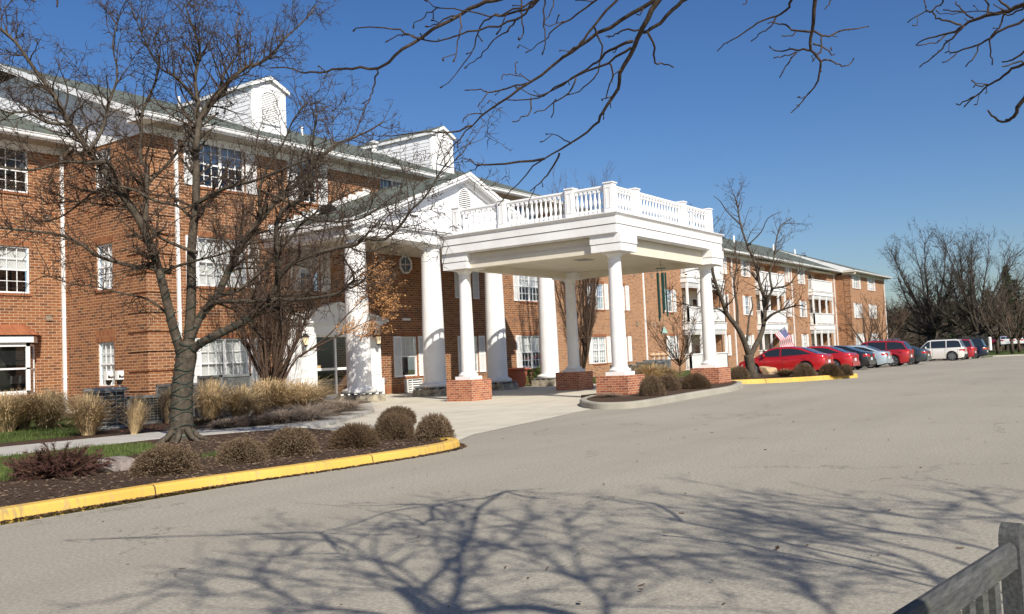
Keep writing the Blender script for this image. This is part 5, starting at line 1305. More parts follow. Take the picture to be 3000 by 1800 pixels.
# ornamental grass tufts
def tuft(seed, n=900, mat='straw', droop=.35):
    r_ = random.Random(seed); s = MB()
    for i in range(n):
        a = r_.uniform(0, 2*pi); b = V((cos(a), sin(a), 0))*r_.uniform(0, .12); a2 = a+r_.gauss(0, .9); lean = abs(r_.gauss(.26, .30)); h = r_.triangular(.2, 1.12, .72); wd = .0055
        d = V((cos(a2), sin(a2), 0)); p1 = b+d*lean*.35+V((0, 0, h*.55)); p2 = b+d*lean*(1.0)+V((0, 0, h*(1-.18*lean))); p3 = p2+d*lean*droop+V((0, 0, -.06*r_.random()))
        o = d.cross(V((0, 0, 1)))*wd; s.q(b-o, b+o, p1+o, p1-o); s.q(p1-o, p1+o, p2+o*.7, p2-o*.7); s.q(p2-o*.7, p2+o*.7, p3)
        if r_.random() < .45:
            for k in range(3): u = rv(r_)*.035; s.q(p2-o, p2+o, p2+u+V((0, 0, .02)))
    return s
TF = []
for sd, mt in ((1, 'straw'), (2, 'straw'), (3, 'straw2'), (4, 'purple')):
    m = tuft(sd, 1300 if mt != 'purple' else 1100, mt, .35 if mt != 'purple' else .5); TF.append([m.build('grass_tuft', M[mt], None, uv=False), False])
def grass_tuft(px, py, wpx, hpx, label, k, dz=.09, group='dry ornamental grass tufts', cat='grass tuft'):
    o, u = TF[k]
    if u: o = o.copy(); COL.objects.link(o)
    TF[k][1] = True
    p = gp(px, py, dz); d = (p-CAM).dot(Fw); w_ = wpx*d/FPX/.80*(1.0 if k != 3 else .9); h = hpx*d/FPX/.95*(1.0 if k != 3 else .62)
    o.location = p; o.scale = (w_, w_, h); o.rotation_euler = (.16*sin(px), .16*cos(px*1.7), (px*.37) % 6.28); tag(o, label, cat, group)
for a in [(22, 1268, 120, 112, 'straw grass tuft at the extreme left edge below the bay window', 0), (68, 1262, 95, 108, 'straw grass tuft second from the left edge', 2), (130, 1258, 115, 112, 'straw grass tuft left of the white downspout foot', 1), (165, 1235, 80, 85, 'darker grass tuft behind, directly left of the downspout', 2),
          (258, 1276, 110, 118, 'big bushy straw tuft in front of the round air conditioning unit', 0), (392, 1274, 55, 112, 'narrow straw tuft between the two meter posts', 1), (492, 1240, 60, 105, 'straw tuft just left of the wound tree trunk', 2), (610, 1236, 95, 118, 'straw tuft right of the wound tree trunk below the twin window', 0),
          (700, 1228, 95, 95, 'straw tuft before the tall louvred unit', 1), (770, 1215, 120, 100, 'largest straw tuft at the foot of the many-stemmed tree', 0), (820, 1210, 105, 92, 'straw tuft right of the many-stemmed tree foot', 1), (885, 1200, 110, 80, 'straw tuft before the white entrance pilaster', 0), (930, 1195, 75, 60, 'last straw tuft before the entrance doors', 2)]:
    grass_tuft(*a)
for a in [(590, 1252, 90, 42, 'low grey-brown stems by the sidewalk right of the wound trunk', 3), (660, 1255, 110, 42, 'low grey-brown stems behind the second round shrub', 3), (830, 1240, 120, 55, 'grey heap of stems behind the third round shrub', 3), (900, 1232, 120, 50, 'grey spreading stems before the entrance bed edge', 3), (965, 1218, 115, 52, 'grey spreading stems below the first portico column', 3), (1010, 1205, 105, 48, 'grey stems last before the concrete drive', 3), (760, 1248, 90, 40, 'short grey stems along the sidewalk between two tufts', 3)]:
    grass_tuft(*a, group='low grey leafless perennials', cat='perennial')
grass_tuft(1905, 1128, 95, 60, 'wide windblown straw tuft behind the right front pier', 0, .1); grass_tuft(1945, 1124, 80, 52, 'second windblown straw tuft behind the front pier shrubs', 1, .1)
grass_tuft(1790, 1163, 60, 14, 'sparse dead stems at the base of the right front pier', 3, .15, 'low grey leafless perennials', 'perennial')
grass_tuft(2300, 1104, 60, 22, 'short dry grass patch between boulder and shrub on the peninsula', 2, .16, 'low grey leafless perennials', 'perennial')
# boxwoods and planter under the portico
def boxwood(loc, R, H, label, seed):
    r_ = random.Random(seed); m = MB()
    for i in range(1500):
        d = rv(r_); d.z = abs(d.z)*1.0-.05; p = V((d.x*R, d.y*R, max(.02, d.z*H)))*r_.uniform(.75, 1.06); u = rv(r_); v_ = u.orthogonal().normalized(); s_2 = r_.uniform(.02, .045); m.q(p-u*s_2, p+v_*s_2*.6, p+u*s_2, p-v_*s_2*.6)
    o = m.build('boxwood', M['box'], None, uv=False); o.location = loc; tag(o, label, 'shrub', 'boxwoods under the portico')
boxwood((37.0, 24.9, .05), .62, .85, 'green boxwood right beside the terracotta planter', 1); boxwood((38.5, 25.2, .05), .62, .95, 'green boxwood between the planter bush and the fourth portico column', 2); boxwood((41.6, 25.2, .05), .6, .8, 'green boxwood behind the shaded back pier', 3)
boxwood(gp(842, 1185, .09)+V((0, 1.0, 0)), .5, .7, 'dark green evergreen behind the straw tufts by the entrance pilaster', 4)
m = MB(); m.lathe([(.30, 0), (.42, .55), (.46, .74), (.56, .80), (.56, .88), (.48, .88), (.46, .80)], (0, 0, 0), 20); o = m.build('planter', M['terra'], None, smooth=True, sharp=35, uv=False); o.location = (34.9, 24.3, .006); tag(o, 'terracotta planter behind the third portico column', 'planter')
# ------------------------------------------------------------------ air conditioning units and meters
def round_ac(loc, label, R=.46, H=.95):
    t = empty('air_conditioning_unit', loc, label, 'air conditioner', 'outdoor air conditioning units'); m = MB(); m.lathe([(R, 0), (R+.02, .03), (R+.02, .06)], (0, 0, 0), 24); m.build('base_pan', M['acgrey'], t, uv=False); m = MB(); m.lathe([(R+.02, H-.08), (R+.03, H-.05), (R, H), (.1, H+.01)], (0, 0, 0), 24); m.build('casing', M['acgrey'], t, uv=False)
    m = MB(); m.lathe([(R-.05, .03), (R-.05, H-.06)], (0, 0, 0), 24); m.build('coil', M['acdark'], t, uv=False)
    m = MB()
    for k in range(10): m.tube([V((cos(a*pi/12)*(R+.005), sin(a*pi/12)*(R+.005), .08+k*(H-.18)/9)) for a in range(25)], [.007]*25, 4)
    for a in range(12): m.tube([V((cos(a*pi/6)*(R+.01), sin(a*pi/6)*(R+.01), .05)), V((cos(a*pi/6)*(R+.01), sin(a*pi/6)*(R+.01), H-.05))], [.006]*2, 4)
    m.build('wire_guard', M['metal'], t, uv=False)
def box_ac(loc, label, wx=.8, wy=.8, H=.6, rz=0, louv=False):
    t = empty('air_conditioning_unit', loc, label, 'air conditioner', 'outdoor air conditioning units', rz); m = MB()
    for (sx, sy) in ((-1, -1), (1, -1), (1, 1), (-1, 1)): m.box(sx*wx/2-.03, sx*wx/2+.03, sy*wy/2-.03, sy*wy/2+.03, 0, H)
    m.box(-wx/2-.03, wx/2+.03, -wy/2-.03, wy/2+.03, H-.06, H+.0); m.box(-wx/2-.03, wx/2+.03, -wy/2-.03, wy/2+.03, 0, .06); m.build('casing', M['acgrey'], t, uv=False)
    m = MB(); m.box(-wx/2+.02, wx/2-.02, -wy/2+.02, wy/2-.02, .02, H-.02); m.build('coil', M['acdark'], t, uv=False); m = MB()
    n = int(H/(.035 if louv else .075))
    for k in range(n):
        z = .07+k*(H-.12)/n
        for (a, b, c, d) in ((-wx/2, wx/2, -wy/2-.01, -wy/2), (-wx/2, wx/2, wy/2, wy/2+.01), (-wx/2-.01, -wx/2, -wy/2, wy/2), (wx/2, wx/2+.01, -wy/2, wy/2)): m.box(a, b, c, d, z, z+(.016 if louv else .009))
    if not louv:
        for k in range(9):
            u = -wx/2+wx*(k+.5)/9; m.box(u, u+.008, -wy/2-.014, -wy/2-.006, .05, H-.05); v_ = -wy/2+wy*(k+.5)/9; m.box(-wx/2-.014, -wx/2-.006, v_, v_+.008, .05, H-.05)
    m.build('wire_guard', M['acgrey'] if louv else M['metal'], t, uv=False)
pp_ = gp(300, 1262, .09)
round_ac(pp_+V((.35, .45, 0)), 'tall round grey unit behind the big straw tuft left of the meter posts', .47, .98)
pp_ = gp(395, 1246, .09); box_ac(pp_+V((.2, .3, 0)), 'dark low unit with wire guard behind the meter posts', .95, .95, .72)
pp_ = gp(450, 1238, .09); box_ac(pp_+V((.2, .3, 0)), 'dark low unit with wire guard just left of the wound tree trunk', 1.0, .9, .70)
pp_ = gp(668, 1225, .09); box_ac(pp_+V((.3, .5, 0)), 'tall louvred grey unit below the twin ground floor window', .95, .95, 1.15, 0, True)
pp_ = gp(583, 1225, .09); box_ac(pp_+V((.2, 1.2, 0)), 'square grey unit under the left shutter of the twin window', .8, .8, .95, 0, True)
box_ac((36.2, 19.3, -.02), 'dark unit behind the shaded back pier of the canopy', 1.0, 1.0, .85); box_ac((38.5, 19.2, -.04), 'light louvred unit seen between the canopy columns', 1.0, 1.0, .95, 0, True); box_ac((42.0, 20.6, -.05), 'pale louvred unit right of the front canopy column', 1.0, 1.0, 1.0, 0, True)
def meter(loc, label):
    t = empty('electric_meter', loc, label, 'meter', 'grey meters on posts'); m = MB(); m.lathe([(.028, 0), (.028, 1.05)], (0, 0, 0), 8); m.build('post', M['metal'], t, uv=False)
    m = MB(); m.box(-.11, .11, -.08, .08, 1.12, 1.42); m.lathe([(.075, -.10), (.07, -.16)], (0, 0, 1.3), 12, ax='y'); m.build('meter_box', M['blind'], t, uv=False); m = MB(); m.prism([V((-.10, -.07, 1.12)), V((.10, -.07, 1.12)), V((.04, -.03, .95)), V((-.04, -.03, .95))], (0, .1, 0)); m.box(-.07, -.01, -.085, -.08, 1.18, 1.27); m.build('cable_box', M['black'], t, uv=False)
a = FS.p(29.05, 0, .55); meter((a.x, 29.15, .09), 'grey meter on a post, left of two before the brick corner'); meter((a.x, 28.5, .09), 'grey meter on a post, right of two before the brick corner')
m = MB(); p = FL.p(17.5, .10, .3); m.prism([p, p+V((.3, 0, 0)), p+V((.1, -1.0, -.0)), p+V((-.25, -1.0, 0))], (0, 0, .06)); o = m.build('splash_block', M['white'], None, uv=False); tag(o, 'pale splash block under the white downspout at the inner corner', 'splash block')
# gas meters before the wing
t = empty('gas_meter_bank', (56.5, 27.5, gz(56)), 'cluster of pale gas meters with tan regulators before the wing', 'gas meter'); m = MB(); k = MB()
for i in range(4):
    x = -1.1+i*.75; m.lathe([(.22, .45), (.26, .6), (.22, .85), (.08, .9)], (x, 0, 0), 10); m.lathe([(.03, 0), (.03, 1.5)], (x+.25, 0, 0), 6); k.lathe([(.10, 1.25), (.22, 1.32), (.22, 1.38), (.08, 1.48)], (x, 0, 0), 10); k.lathe([(.03, .9), (.03, 1.3)], (x, 0, 0), 6)
m.bar(V((-1.4, 0, .4)), V((1.6, 0, .4)), .06, .06); m.build('meter_body', M['blind'], t, uv=False); k.build('regulator', M['tanbox'], t, uv=False)
# flag on the first floor balcony
fb = onY(2297, 962, 28.6); fb0 = onY(2248, 1015, 30.1)
t = empty('flag', fb0, 'United States flag on a slanted pole before the second balcony stack', 'flag'); m = MB(); m.tube([fb0, fb+(fb-fb0)*.06], [.025, .02], 6); m.build('flagpole', M['white'], t, origin=fb0, uv=False)
ho = onY(2300, 957, 28.6); hb = onY(2273, 981, 28.9); fl = onY(2331, 1012, 28.6); A = ho; Bh = hb; fly = (onY(2329, 1014, 28.5)-ho); nx, ny = 20, 13
FLM = [simple('flag_red', (.50, .03, .05), .8, .2), simple('flag_white', (.75, .75, .76), .8, .2), simple('flag_blue', (.03, .04, .18), .8, .2)]
m = MB(); cant = MB()
def fp(u, v_): return A.lerp(Bh, v_)+fly*u*(1-.10*v_)+V((.06, .12, 0))*sin(u*9+v_*2)*.8
for i in range(nx):
    for j in range(ny):
        c = 2 if (i < 8 and j < 7) else (0 if j % 2 == 0 else 1); m.q(fp(i/nx, j/ny), fp((i+1)/nx, j/ny), fp((i+1)/nx, (j+1)/ny), fp(i/nx, (j+1)/ny), m=c)
for r in range(9):
    for c in range(6 if r % 2 == 0 else 5):
        u = (c+.5+(0 if r % 2 == 0 else .5))/6*.4; v_ = (r+.6)/9.4*7/13; q = fp(u, v_)+V((-.02, -.035, 0)); a1 = (fly.normalized())*.045; b1_ = (Bh-A).normalized()*.045; m.q(q-a1, q-b1_, q+a1, q+b1_, m=1)
m.build('flag_cloth', FLM, t, origin=fb0, uv=False)
# ------------------------------------------------------------------ cars
def interp(tab, x):
    if x <= tab[0][0]: return tab[0][1]
    for (a, b), (c, d) in zip(tab, tab[1:]):
        if x <= c: 
            t = (x-a)/(c-a); t = t*t*(3-2*t) if False else t
            return b+(d-b)*t
    return tab[-1][1]
def car(label, loc, rz, col, L, Wd, top, roof, belt, wheels, rw=.33, low=.20, tail='sedan', group='cars parked in the row before the wing', tailpos=(.78, .98), name='parked_car', two=None, rack=False):
    """nose towards +x local; top: body top profile, roof: greenhouse profile (x,z); belt: z of belt line"""
    t = empty(name, loc, label, 'car', group, rz); pm = paint('car_paint', col, 1.0, .15 if sum(col) > 1.5 else .35)
    hw = Wd/2; N = 64; xs = [-L/2+L*i/N for i in range(N+1)]
    for wx in wheels: xs += [wx-rw*1.18, wx+rw*1.18]
    xs = sorted(xs); K = 9; b = MB()
    def width(x, z):
        e = abs(x)/(L/2); w_ = hw*(1-.16*max(0, (e-.72)/.28)**2.2); zt = interp(top, x); f = (z-low)/(zt-low+1e-6)
        return w_*(1-.05*(1-min(1, f/.35))**2 if f < .35 else 1-.09*max(0, (f-.55)/.45)**2)
    def bottom(x):
        z = low+.10*max(0, (abs(x)/(L/2)-.82)/.18)
        for wx in wheels:
            d = abs(x-wx)
            if d < rw*1.17: z = max(z, rw+sqrt(max(0, (rw*1.17)**2-d*d)))
        return z
    rings = []
    for x in xs:
        zt = interp(top, x); zb_ = min(bottom(x), zt-.06); rg = []
        for k in range(K): z = zb_+(zt-zb_)*k/(K-1); rg.append((x, width(x, z), z))
        w_ = rg[-1][1]; rg.append((x, w_*.93, zt+.025)); rg.append((x, w_*.6, zt+.05)); rg.append((x, 0, zt+.055)); rings.append(rg)
    for s in (1, -1):
        base = len(b.v)
        for rg in rings:
            for p in rg: b.v.append((p[0], p[1]*s, p[2]))
        k = len(rings[0])
        for i in range(len(rings)-1):
            for j in range(k-1):
                f = (base+i*k+j, base+(i+1)*k+j, base+(i+1)*k+j+1, base+i*k+j+1); b.f.append(f if s < 0 else f[::-1]); b.m.append(0)
    for rg, fl_ in ((rings[0], 1), (rings[-1], -1)):
        for i in range(len(rg)-1):
            p, q = rg[i], rg[i+1]; pts = [(p[0], -p[1], p[2]), (p[0], p[1], p[2]), (q[0], q[1], q[2]), (q[0], -q[1], q[2])]; b.q(*(pts if fl_ > 0 else pts[::-1]))
    b.build('body', pm, t, smooth=True, sharp=38, uv=False)
    # greenhouse
    g = MB(); x0, x1 = roof[0][0], roof[-1][0]; n = 40; gs = [x0+(x1-x0)*i/n for i in range(n+1)]
    def gw(x, z):
        f = max(0.0, (z-belt)/max(.1, (max(r[1] for r in roof)-belt))); return hw*(.93-.20*f**1.2)*(1-.06*max(0, (abs(x)-L*.22)/(L*.25)))
    prof = []
    for x in gs:
        zt = interp(roof, x); zb_ = interp(top, x)+.0; zb_ = min(zb_, zt); rg = [(x, gw(x, zb_+(zt-.05-zb_)*k/5), zb_+(zt-.05-zb_)*k/5) for k in range(6)]; w_ = rg[-1][1]; rg += [(x, w_*.93, zt-.01), (x, w_*.7, zt+.012), (x, 0, zt+.022)]; prof.append(rg)
    for s in (1, -1):
        base = len(g.v); k = 9
        for rg in prof:
            for p in rg: g.v.append((p[0], p[1]*s, p[2]))
        for i in range(n):
            for j in range(k-1):
                f = (base+i*k+j, base+(i+1)*k+j, base+(i+1)*k+j+1, base+i*k+j+1); g.f.append(f if s < 0 else f[::-1]); g.m.append(0)
    g.build('roof', pm, t, smooth=True, sharp=40, uv=False)
    zr_ = max(r[1] for r in roof); pk = MB()
    # side glass: cells between belt and roof, pillars left
    flat = [r[0] for r in roof if r[1] > zr_-.06]; xm = (min(flat)+max(flat))/2
    pil = two or [xm+.12]
    xa_ = x0+.10; xb_ = x1-.10
    cuts = [xa_]+[c for p in sorted(pil) for c in (p-.035, p+.035)]+[xb_]
    for i in range(0, len(cuts)-1, 2):
        for s in (1, -1):
            w_ = MB(); a, c = cuts[i], cuts[i+1]; m_ = 12
            for q_ in range(m_):
                u0, u1 = a+(c-a)*q_/m_, a+(c-a)*(q_+1)/m_; P4 = []
                for u, hi in ((u0, 0), (u1, 0), (u1, 1), (u0, 1)):
                    zt = interp(roof, u)-.085; zb_ = max(belt+.02, interp(top, u)+.03); zz = zt if hi else zb_; zz = max(zz, zb_); P4.append(V((u, s*(gw(u, zz)+.006), zz)))
                if (P4[3]-P4[0]).length > .01 or (P4[2]-P4[1]).length > .01:
                    mid = [p.lerp(q, .5) for p, q in ((P4[0], P4[3]), (P4[1], P4[2]))]
                    for u_, m2 in ((u0, mid[0]), (u1, mid[1])): m2.y = s*(gw(u_, m2.z)+.006)
                    w_.q(P4[0], P4[1], mid[1], mid[0]); w_.q(mid[0], mid[1], P4[2], P4[3])
            w_.build('side_window', M['carglass'], t, smooth=True, uv=False)
    for (nm, pts) in (('windshield', [r for r in roof if r[0] > xm]), ('rear_window', [r for r in roof if r[0] < xm])):
        w_ = MB(); A_, B_ = (pts[-1], pts[-2]) if nm == 'windshield' else (pts[0], pts[1]); a0 = V((A_[0], 0, A_[1])); a1 = V((B_[0], 0, B_[1])); nn = V((a1.z-a0.z, 0, -(a1.x-a0.x))).normalized(); nn = nn if nn.z > 0 else -nn
        for k in range(6):
            lo = a0.lerp(a1, .08+.84*k/6); hi = a0.lerp(a1, .08+.84*(k+1)/6); P4 = []
            for q_, in ((lo,), (hi,)):
                w2 = gw(q_.x, q_.z)*.86; P4.append((V((q_.x, -w2, q_.z))+nn*.008, V((q_.x, -w2*.7, q_.z))+nn*.02, V((q_.x, w2*.7, q_.z))+nn*.02, V((q_.x, w2, q_.z))+nn*.008))
            for j in range(3): w_.q(P4[0][j], P4[0][j+1], P4[1][j+1], P4[1][j])
        w_.build(nm, M['carglass'], t, smooth=True, uv=False)
    # wheels
    for wx in wheels:
        for s in (1, -1):
            y = s*(hw-.13); m = MB(); m.lathe([(rw-.10, -.10), (rw-.02, -.10), (rw, -.07), (rw, .07), (rw-.02, .10), (rw-.10, .10), (rw-.10, .05)], (wx, y, rw), 24, ax='y'); wh = m.build('wheel', M['tire'], t, smooth=True, sharp=35, uv=False)
            m = MB(); yo = y+s*.108; m.lathe([(rw*.72, -.02), (rw*.72, .02), (rw*.66, .02), (rw*.66, -.02)], (wx, yo, rw), 24, ax='y')
            for k in range(7):
                a = k*2*pi/7; d = V((cos(a), 0, sin(a))); m.ob(V((wx, yo-.012, rw))+d*.03-V((-sin(a), 0, cos(a)))*.028, d*(rw*.66), V((0, .024, 0)), V((-sin(a), 0, cos(a)))*.056)
            m.lathe([(.055, -.02), (.055, .025)], (wx, yo, rw), 12, ax='y'); m.build('rim', M['rim'], wh, uv=False)
            m = MB(); m.lathe([(rw*.68, -.005), (rw*.68, .005)], (wx, y+s*.03, rw), 20, ax='y'); m.build('brake', M['plastic'], wh, uv=False)
            m = MB(); 
            for k in range(13):
                a0, a1 = pi*(k/13), pi*((k+1)/13); r1 = rw*1.15; m.q((wx+cos(a0)*r1, y+s*.03, rw+sin(a0)*r1), (wx+cos(a1)*r1, y+s*.03, rw+sin(a1)*r1), (wx+cos(a1)*r1, y-s*.35, rw+sin(a1)*r1), (wx+cos(a0)*r1, y-s*.35, rw+sin(a0)*r1))
            m.q((wx-rw*1.15, y-s*.2, low), (wx+rw*1.15, y-s*.2, low), (wx+rw*1.15, y-s*.2, rw*2.1), (wx-rw*1.15, y-s*.2, rw*2.1)); m.build('wheel_well', M['plastic'], t, uv=False)
    m = MB(); m.box(-L/2+.35, L/2-.35, -hw+.25, hw-.25, low-.02, low+.12); m.build('underbody', M['plastic'], t, uv=False)
    # lights, plate, bumpers, handles, mirrors
    xr = -L/2; zt = interp(top, xr+.05); z0 = zt*tailpos[0]; z1 = zt*tailpos[1]
    for s in (1, -1):
        m = MB()
        for (xa2, xb2) in ((xr-.012, xr+.10), (xr+.10, xr+.26 if tail != 'suv' else xr+.34)):
            ya_, yb2 = width(xa2, (z0+z1)/2)+.008, width(xb2, (z0+z1)/2)+.010; sh = 0 if xa2 < xr else .0; cl = .5 if xb2 > xr+.2 else 0
            m.q((xa2, s*ya_, z0+.0), (xb2, s*yb2, z0+(z1-z0)*cl*.6), (xb2, s*yb2, z1-(z1-z0)*cl*.2), (xa2, s*ya_, z1))
        y1 = width(xr, (z0+z1)/2)+.008; m.ob(V((xr-.014, s*y1, z0)), V((0, -s*.34, 0)), V((.02, 0, 0)), V((0, 0, z1-z0))); m.build('taillight', M['lampo'] if tail == 'van' else M['lamp'], t, uv=False)
        xf = L/2; zf = interp(top, xf-.1); m = MB(); ya_ = width(xf-.30, zf*.85)+.01; yb2 = width(xf-.06, zf*.85)+.01; m.q((xf-.42, s*(width(xf-.42, zf*.85)+.01), zf*.93), (xf-.30, s*ya_, zf*.78), (xf-.03, s*yb2, zf*.76), (xf-.06, s*yb2, zf*.92)); m.build('headlight', M['lampw'], t, uv=False)
        for hx in ((xm+.05, xm+.05-.95) if len(pil) < 2 or tail == 'suv' else (xm-.1,)):
            m = MB(); zh = belt-.12; m.bar(V((hx-.30, s*(width(hx, zh)+.02), zh)), V((hx-.14, s*(width(hx, zh)+.02), zh)), .025, .03); m.build('door_handle', pm, t, uv=False)
        m = MB(); q_ = V((x1-.55, s*(hw*.93), belt+.04)); m.lathe([(.05, -.05), (.09, -.02), (.09, .04), (.05, .07)], (q_.x, q_.y+s*.12, q_.z+.05), 8, ax='x'); m.bar(q_, q_+V((0, s*.1, .04)), .04, .04); m.build('wing_mirror', pm, t, uv=False)
        m = MB()
        for (c, zt2) in ((xm+.95, belt-.03), (xm, belt-.03), (xm-.95, belt-.06)):
            for k in range(6):
                za_, zb2 = low+.10+(zt2-low-.1)*k/6, low+.10+(zt2-low-.1)*(k+1)/6; m.q((c, s*(width(c, za_)+.003), za_), (c+.014, s*(width(c, za_)+.003), za_), (c+.014, s*(width(c, zb2)+.003), zb2), (c, s*(width(c, zb2)+.003), zb2))
        m.build('door_seam', M['plastic'], t, uv=False)
    m = MB(); zp = low+.42 if tail != 'suv' else zt*.62; m.box(xr-.02, xr+.02, -.16, .16, zp-.08, zp+.08); m.build('licence_plate', M['plate'], t, uv=False)
    m = MB(); m.ob(V((xr-.045, -hw*.84, low+.08)), V((.12, 0, 0)), V((0, Wd*.84, 0)), V((0, 0, .22))); m.build('rear_bumper', pm if tail != 'suv' else M['plastic'], t, uv=False)
    m = MB(); m.ob(V((L/2-.1, -hw*.80, low+.08)), V((.12, 0, 0)), V((0, Wd*.80, 0)), V((0, 0, .20))); m.build('front_bumper', pm, t, uv=False)
    m = MB(); m.box(L/2-.06, L/2+.01, -hw*.45, hw*.45, low+.30, low+.42); m.build('grille', M['plastic'], t, uv=False)
    if tail in ('suv',):
        m = MB(); yy = hw*.62
        for s in (1, -1): m.tube([V((min(flat)-.1, s*yy, zr_+.03)), V((min(flat)+.05, s*yy, zr_+.07)), V((max(flat)-.1, s*yy, zr_+.07)), V((max(flat)+.05, s*yy, zr_+.02))], [.018]*4, 6)
        m.build('roof_rail', M['rim'] if rack else M['plastic'], t, uv=False)
    return t
SED = dict(top=[(-2.32, .80), (-2.25, .93), (-1.9, 1.0), (-1.2, .98), (0, .93), (1.0, .93), (1.6, .86), (2.15, .70), (2.30, .56)], roof=[(-1.95, 1.0), (-1.05, 1.36), (-.55, 1.43), (.15, 1.43), (.55, 1.36), (1.30, .94)], belt=.93)
SUVp = dict(top=[(-2.33, .92), (-2.28, 1.03), (-1.8, 1.08), (0, 1.03), (1.0, 1.03), (1.5, .98), (2.1, .86), (2.32, .68)], roof=[(-2.26, 1.05), (-1.95, 1.58), (-1.5, 1.66), (.0, 1.70), (.45, 1.62), (1.25, 1.05)], belt=1.03)
BOX = dict(top=[(-2.22, .98), (-2.2, 1.06), (-1.8, 1.06), (0, 1.04), (.95, 1.04), (1.3, 1.06), (2.0, 1.0), (2.2, .80)], roof=[(-2.18, 1.08), (-1.93, 1.70), (-1.6, 1.75), (.2, 1.75), (.50, 1.68), (1.15, 1.06)], belt=1.06)
R90 = pi/2
def park(label, Xl, Yr, col, pf, L=4.6, Wd=1.78, **k):
    tp2 = [(x*L/4.62, z) for x, z in pf['top']]; rf = [(x*L/4.62, z) for x, z in pf['roof']]
    return car(label, (Xl+Wd/2, Yr+L/2, gz(Xl)), R90, col, L, Wd, tp2, rf, pf['belt'], [-L*.295, L*.305], **k)
park('bright red sedan nearest in the row, behind the peninsula tree', 46.0, 13.4, (.50, .012, .014), SED)
park('red coupe second in the row, directly behind the nearest red sedan', 50.6, 13.3, (.50, .015, .018), SED, L=4.5)
park('black sedan between the red coupe and the silver coupe', 53.7, 13.2, (.012, .013, .015), SED, L=4.85)
park('silver coupe between the black sedan and the red sport utility car', 58.0, 13.2, (.42, .50, .55), SED, L=4.6, rw=.35)
park('red sport utility car with roof rails after the silver coupe', 61.8, 12.7, (.40, .014, .016), SUVp, L=4.65, Wd=1.84, tail='suv', rw=.37, two=[.2, -1.0], rack=True, tailpos=(.80, 1.02))
park('dark grey-green sedan with bright rear window glare right of the red sport utility car', 67.3, 12.7, (.035, .05, .055), SED, L=5.0, Wd=1.85)
park('white boxy sport utility car seen side-on near the end of the row', 81.6, 12.5, (.72, .70, .64), BOX, L=4.55, Wd=1.82, tail='suv', rw=.38, two=[.25, -.95], tailpos=(.72, .98))
park('red hatchback between the white sport utility car and the dark blue van', 85.9, 12.4, (.42, .02, .03), BOX, L=4.3, Wd=1.75, tail='suv', two=[.2, -.9])
park('dark blue van with amber tail lamps, last in the row', 91.3, 12.2, (.008, .012, .035), BOX, L=4.9, Wd=1.9, tail='van', two=[.3, -1.0])
def farcar(px, py, dep, col, label, rz):
    p = P(px, py, dep); tp2 = SED['top']; car(label, (p.x, p.y, p.z), rz, col, 4.6, 1.78, tp2, SED['roof'], SED['belt'], [-1.36, 1.4], group='cars on the far road')
farcar(2905, 1012, 150, (.28, .012, .016), 'far red car on the distant road, left of the white ones', radians(190))
farcar(2945, 1011, 146, (.30, .015, .02), 'far red car nearest the young pale-trunked tree', radians(190))
farcar(2978, 1012, 140, (.75, .76, .76), 'far white car at the right frame edge', radians(12))
farcar(2945, 1014, 135, (.70, .72, .74), 'far white car partly before the red one', radians(12))
# dark notice board and white post beyond the lot
sp = P(2858, 1010, 120); t = empty('notice_board', sp, 'dark notice board with three white sheets beyond the dark van', 'notice board'); m = MB()
dv = Rt.copy(); dv.z = 0; dv.normalize(); fv = V((Fw.x, Fw.y, 0)).normalized()
m.ob(sp-dv*1.7+V((0, 0, -.9)), dv*3.4, fv*.12, V((0, 0, 2.1))); m.build('board', M['black'], t, origin=sp, uv=False); m = MB()
for k in (-.9, 0, .9): m.ob(sp+dv*(k-.28)-fv*.02+V((0, 0, -.35)), dv*.56, fv*.02, V((0, 0, .5)))
m.build('sheet', M['plate'], t, origin=sp, uv=False)
sp = P(2901, 1012, 118); m = MB(); m.lathe([(.2, -.3), (.2, 1.35), (.12, 1.42)], (0, 0, 0), 10); o = m.build('marker_post', M['white'], None, uv=False); o.location = sp-V((0, 0, .35)); tag(o, 'white post right of the dark notice board', 'post')
p = gp(2868, 1047, 0); m = MB(); m.lathe([(.45, 0), (.45, .05), (.28, .05), (.10, .42), (.05, .45)], (0, 0, 0), 10); o = m.build('traffic_cone', M['orange'], None, uv=False); o.location = p; tag(o, 'small orange cone on the lot behind the dark blue van', 'traffic cone')
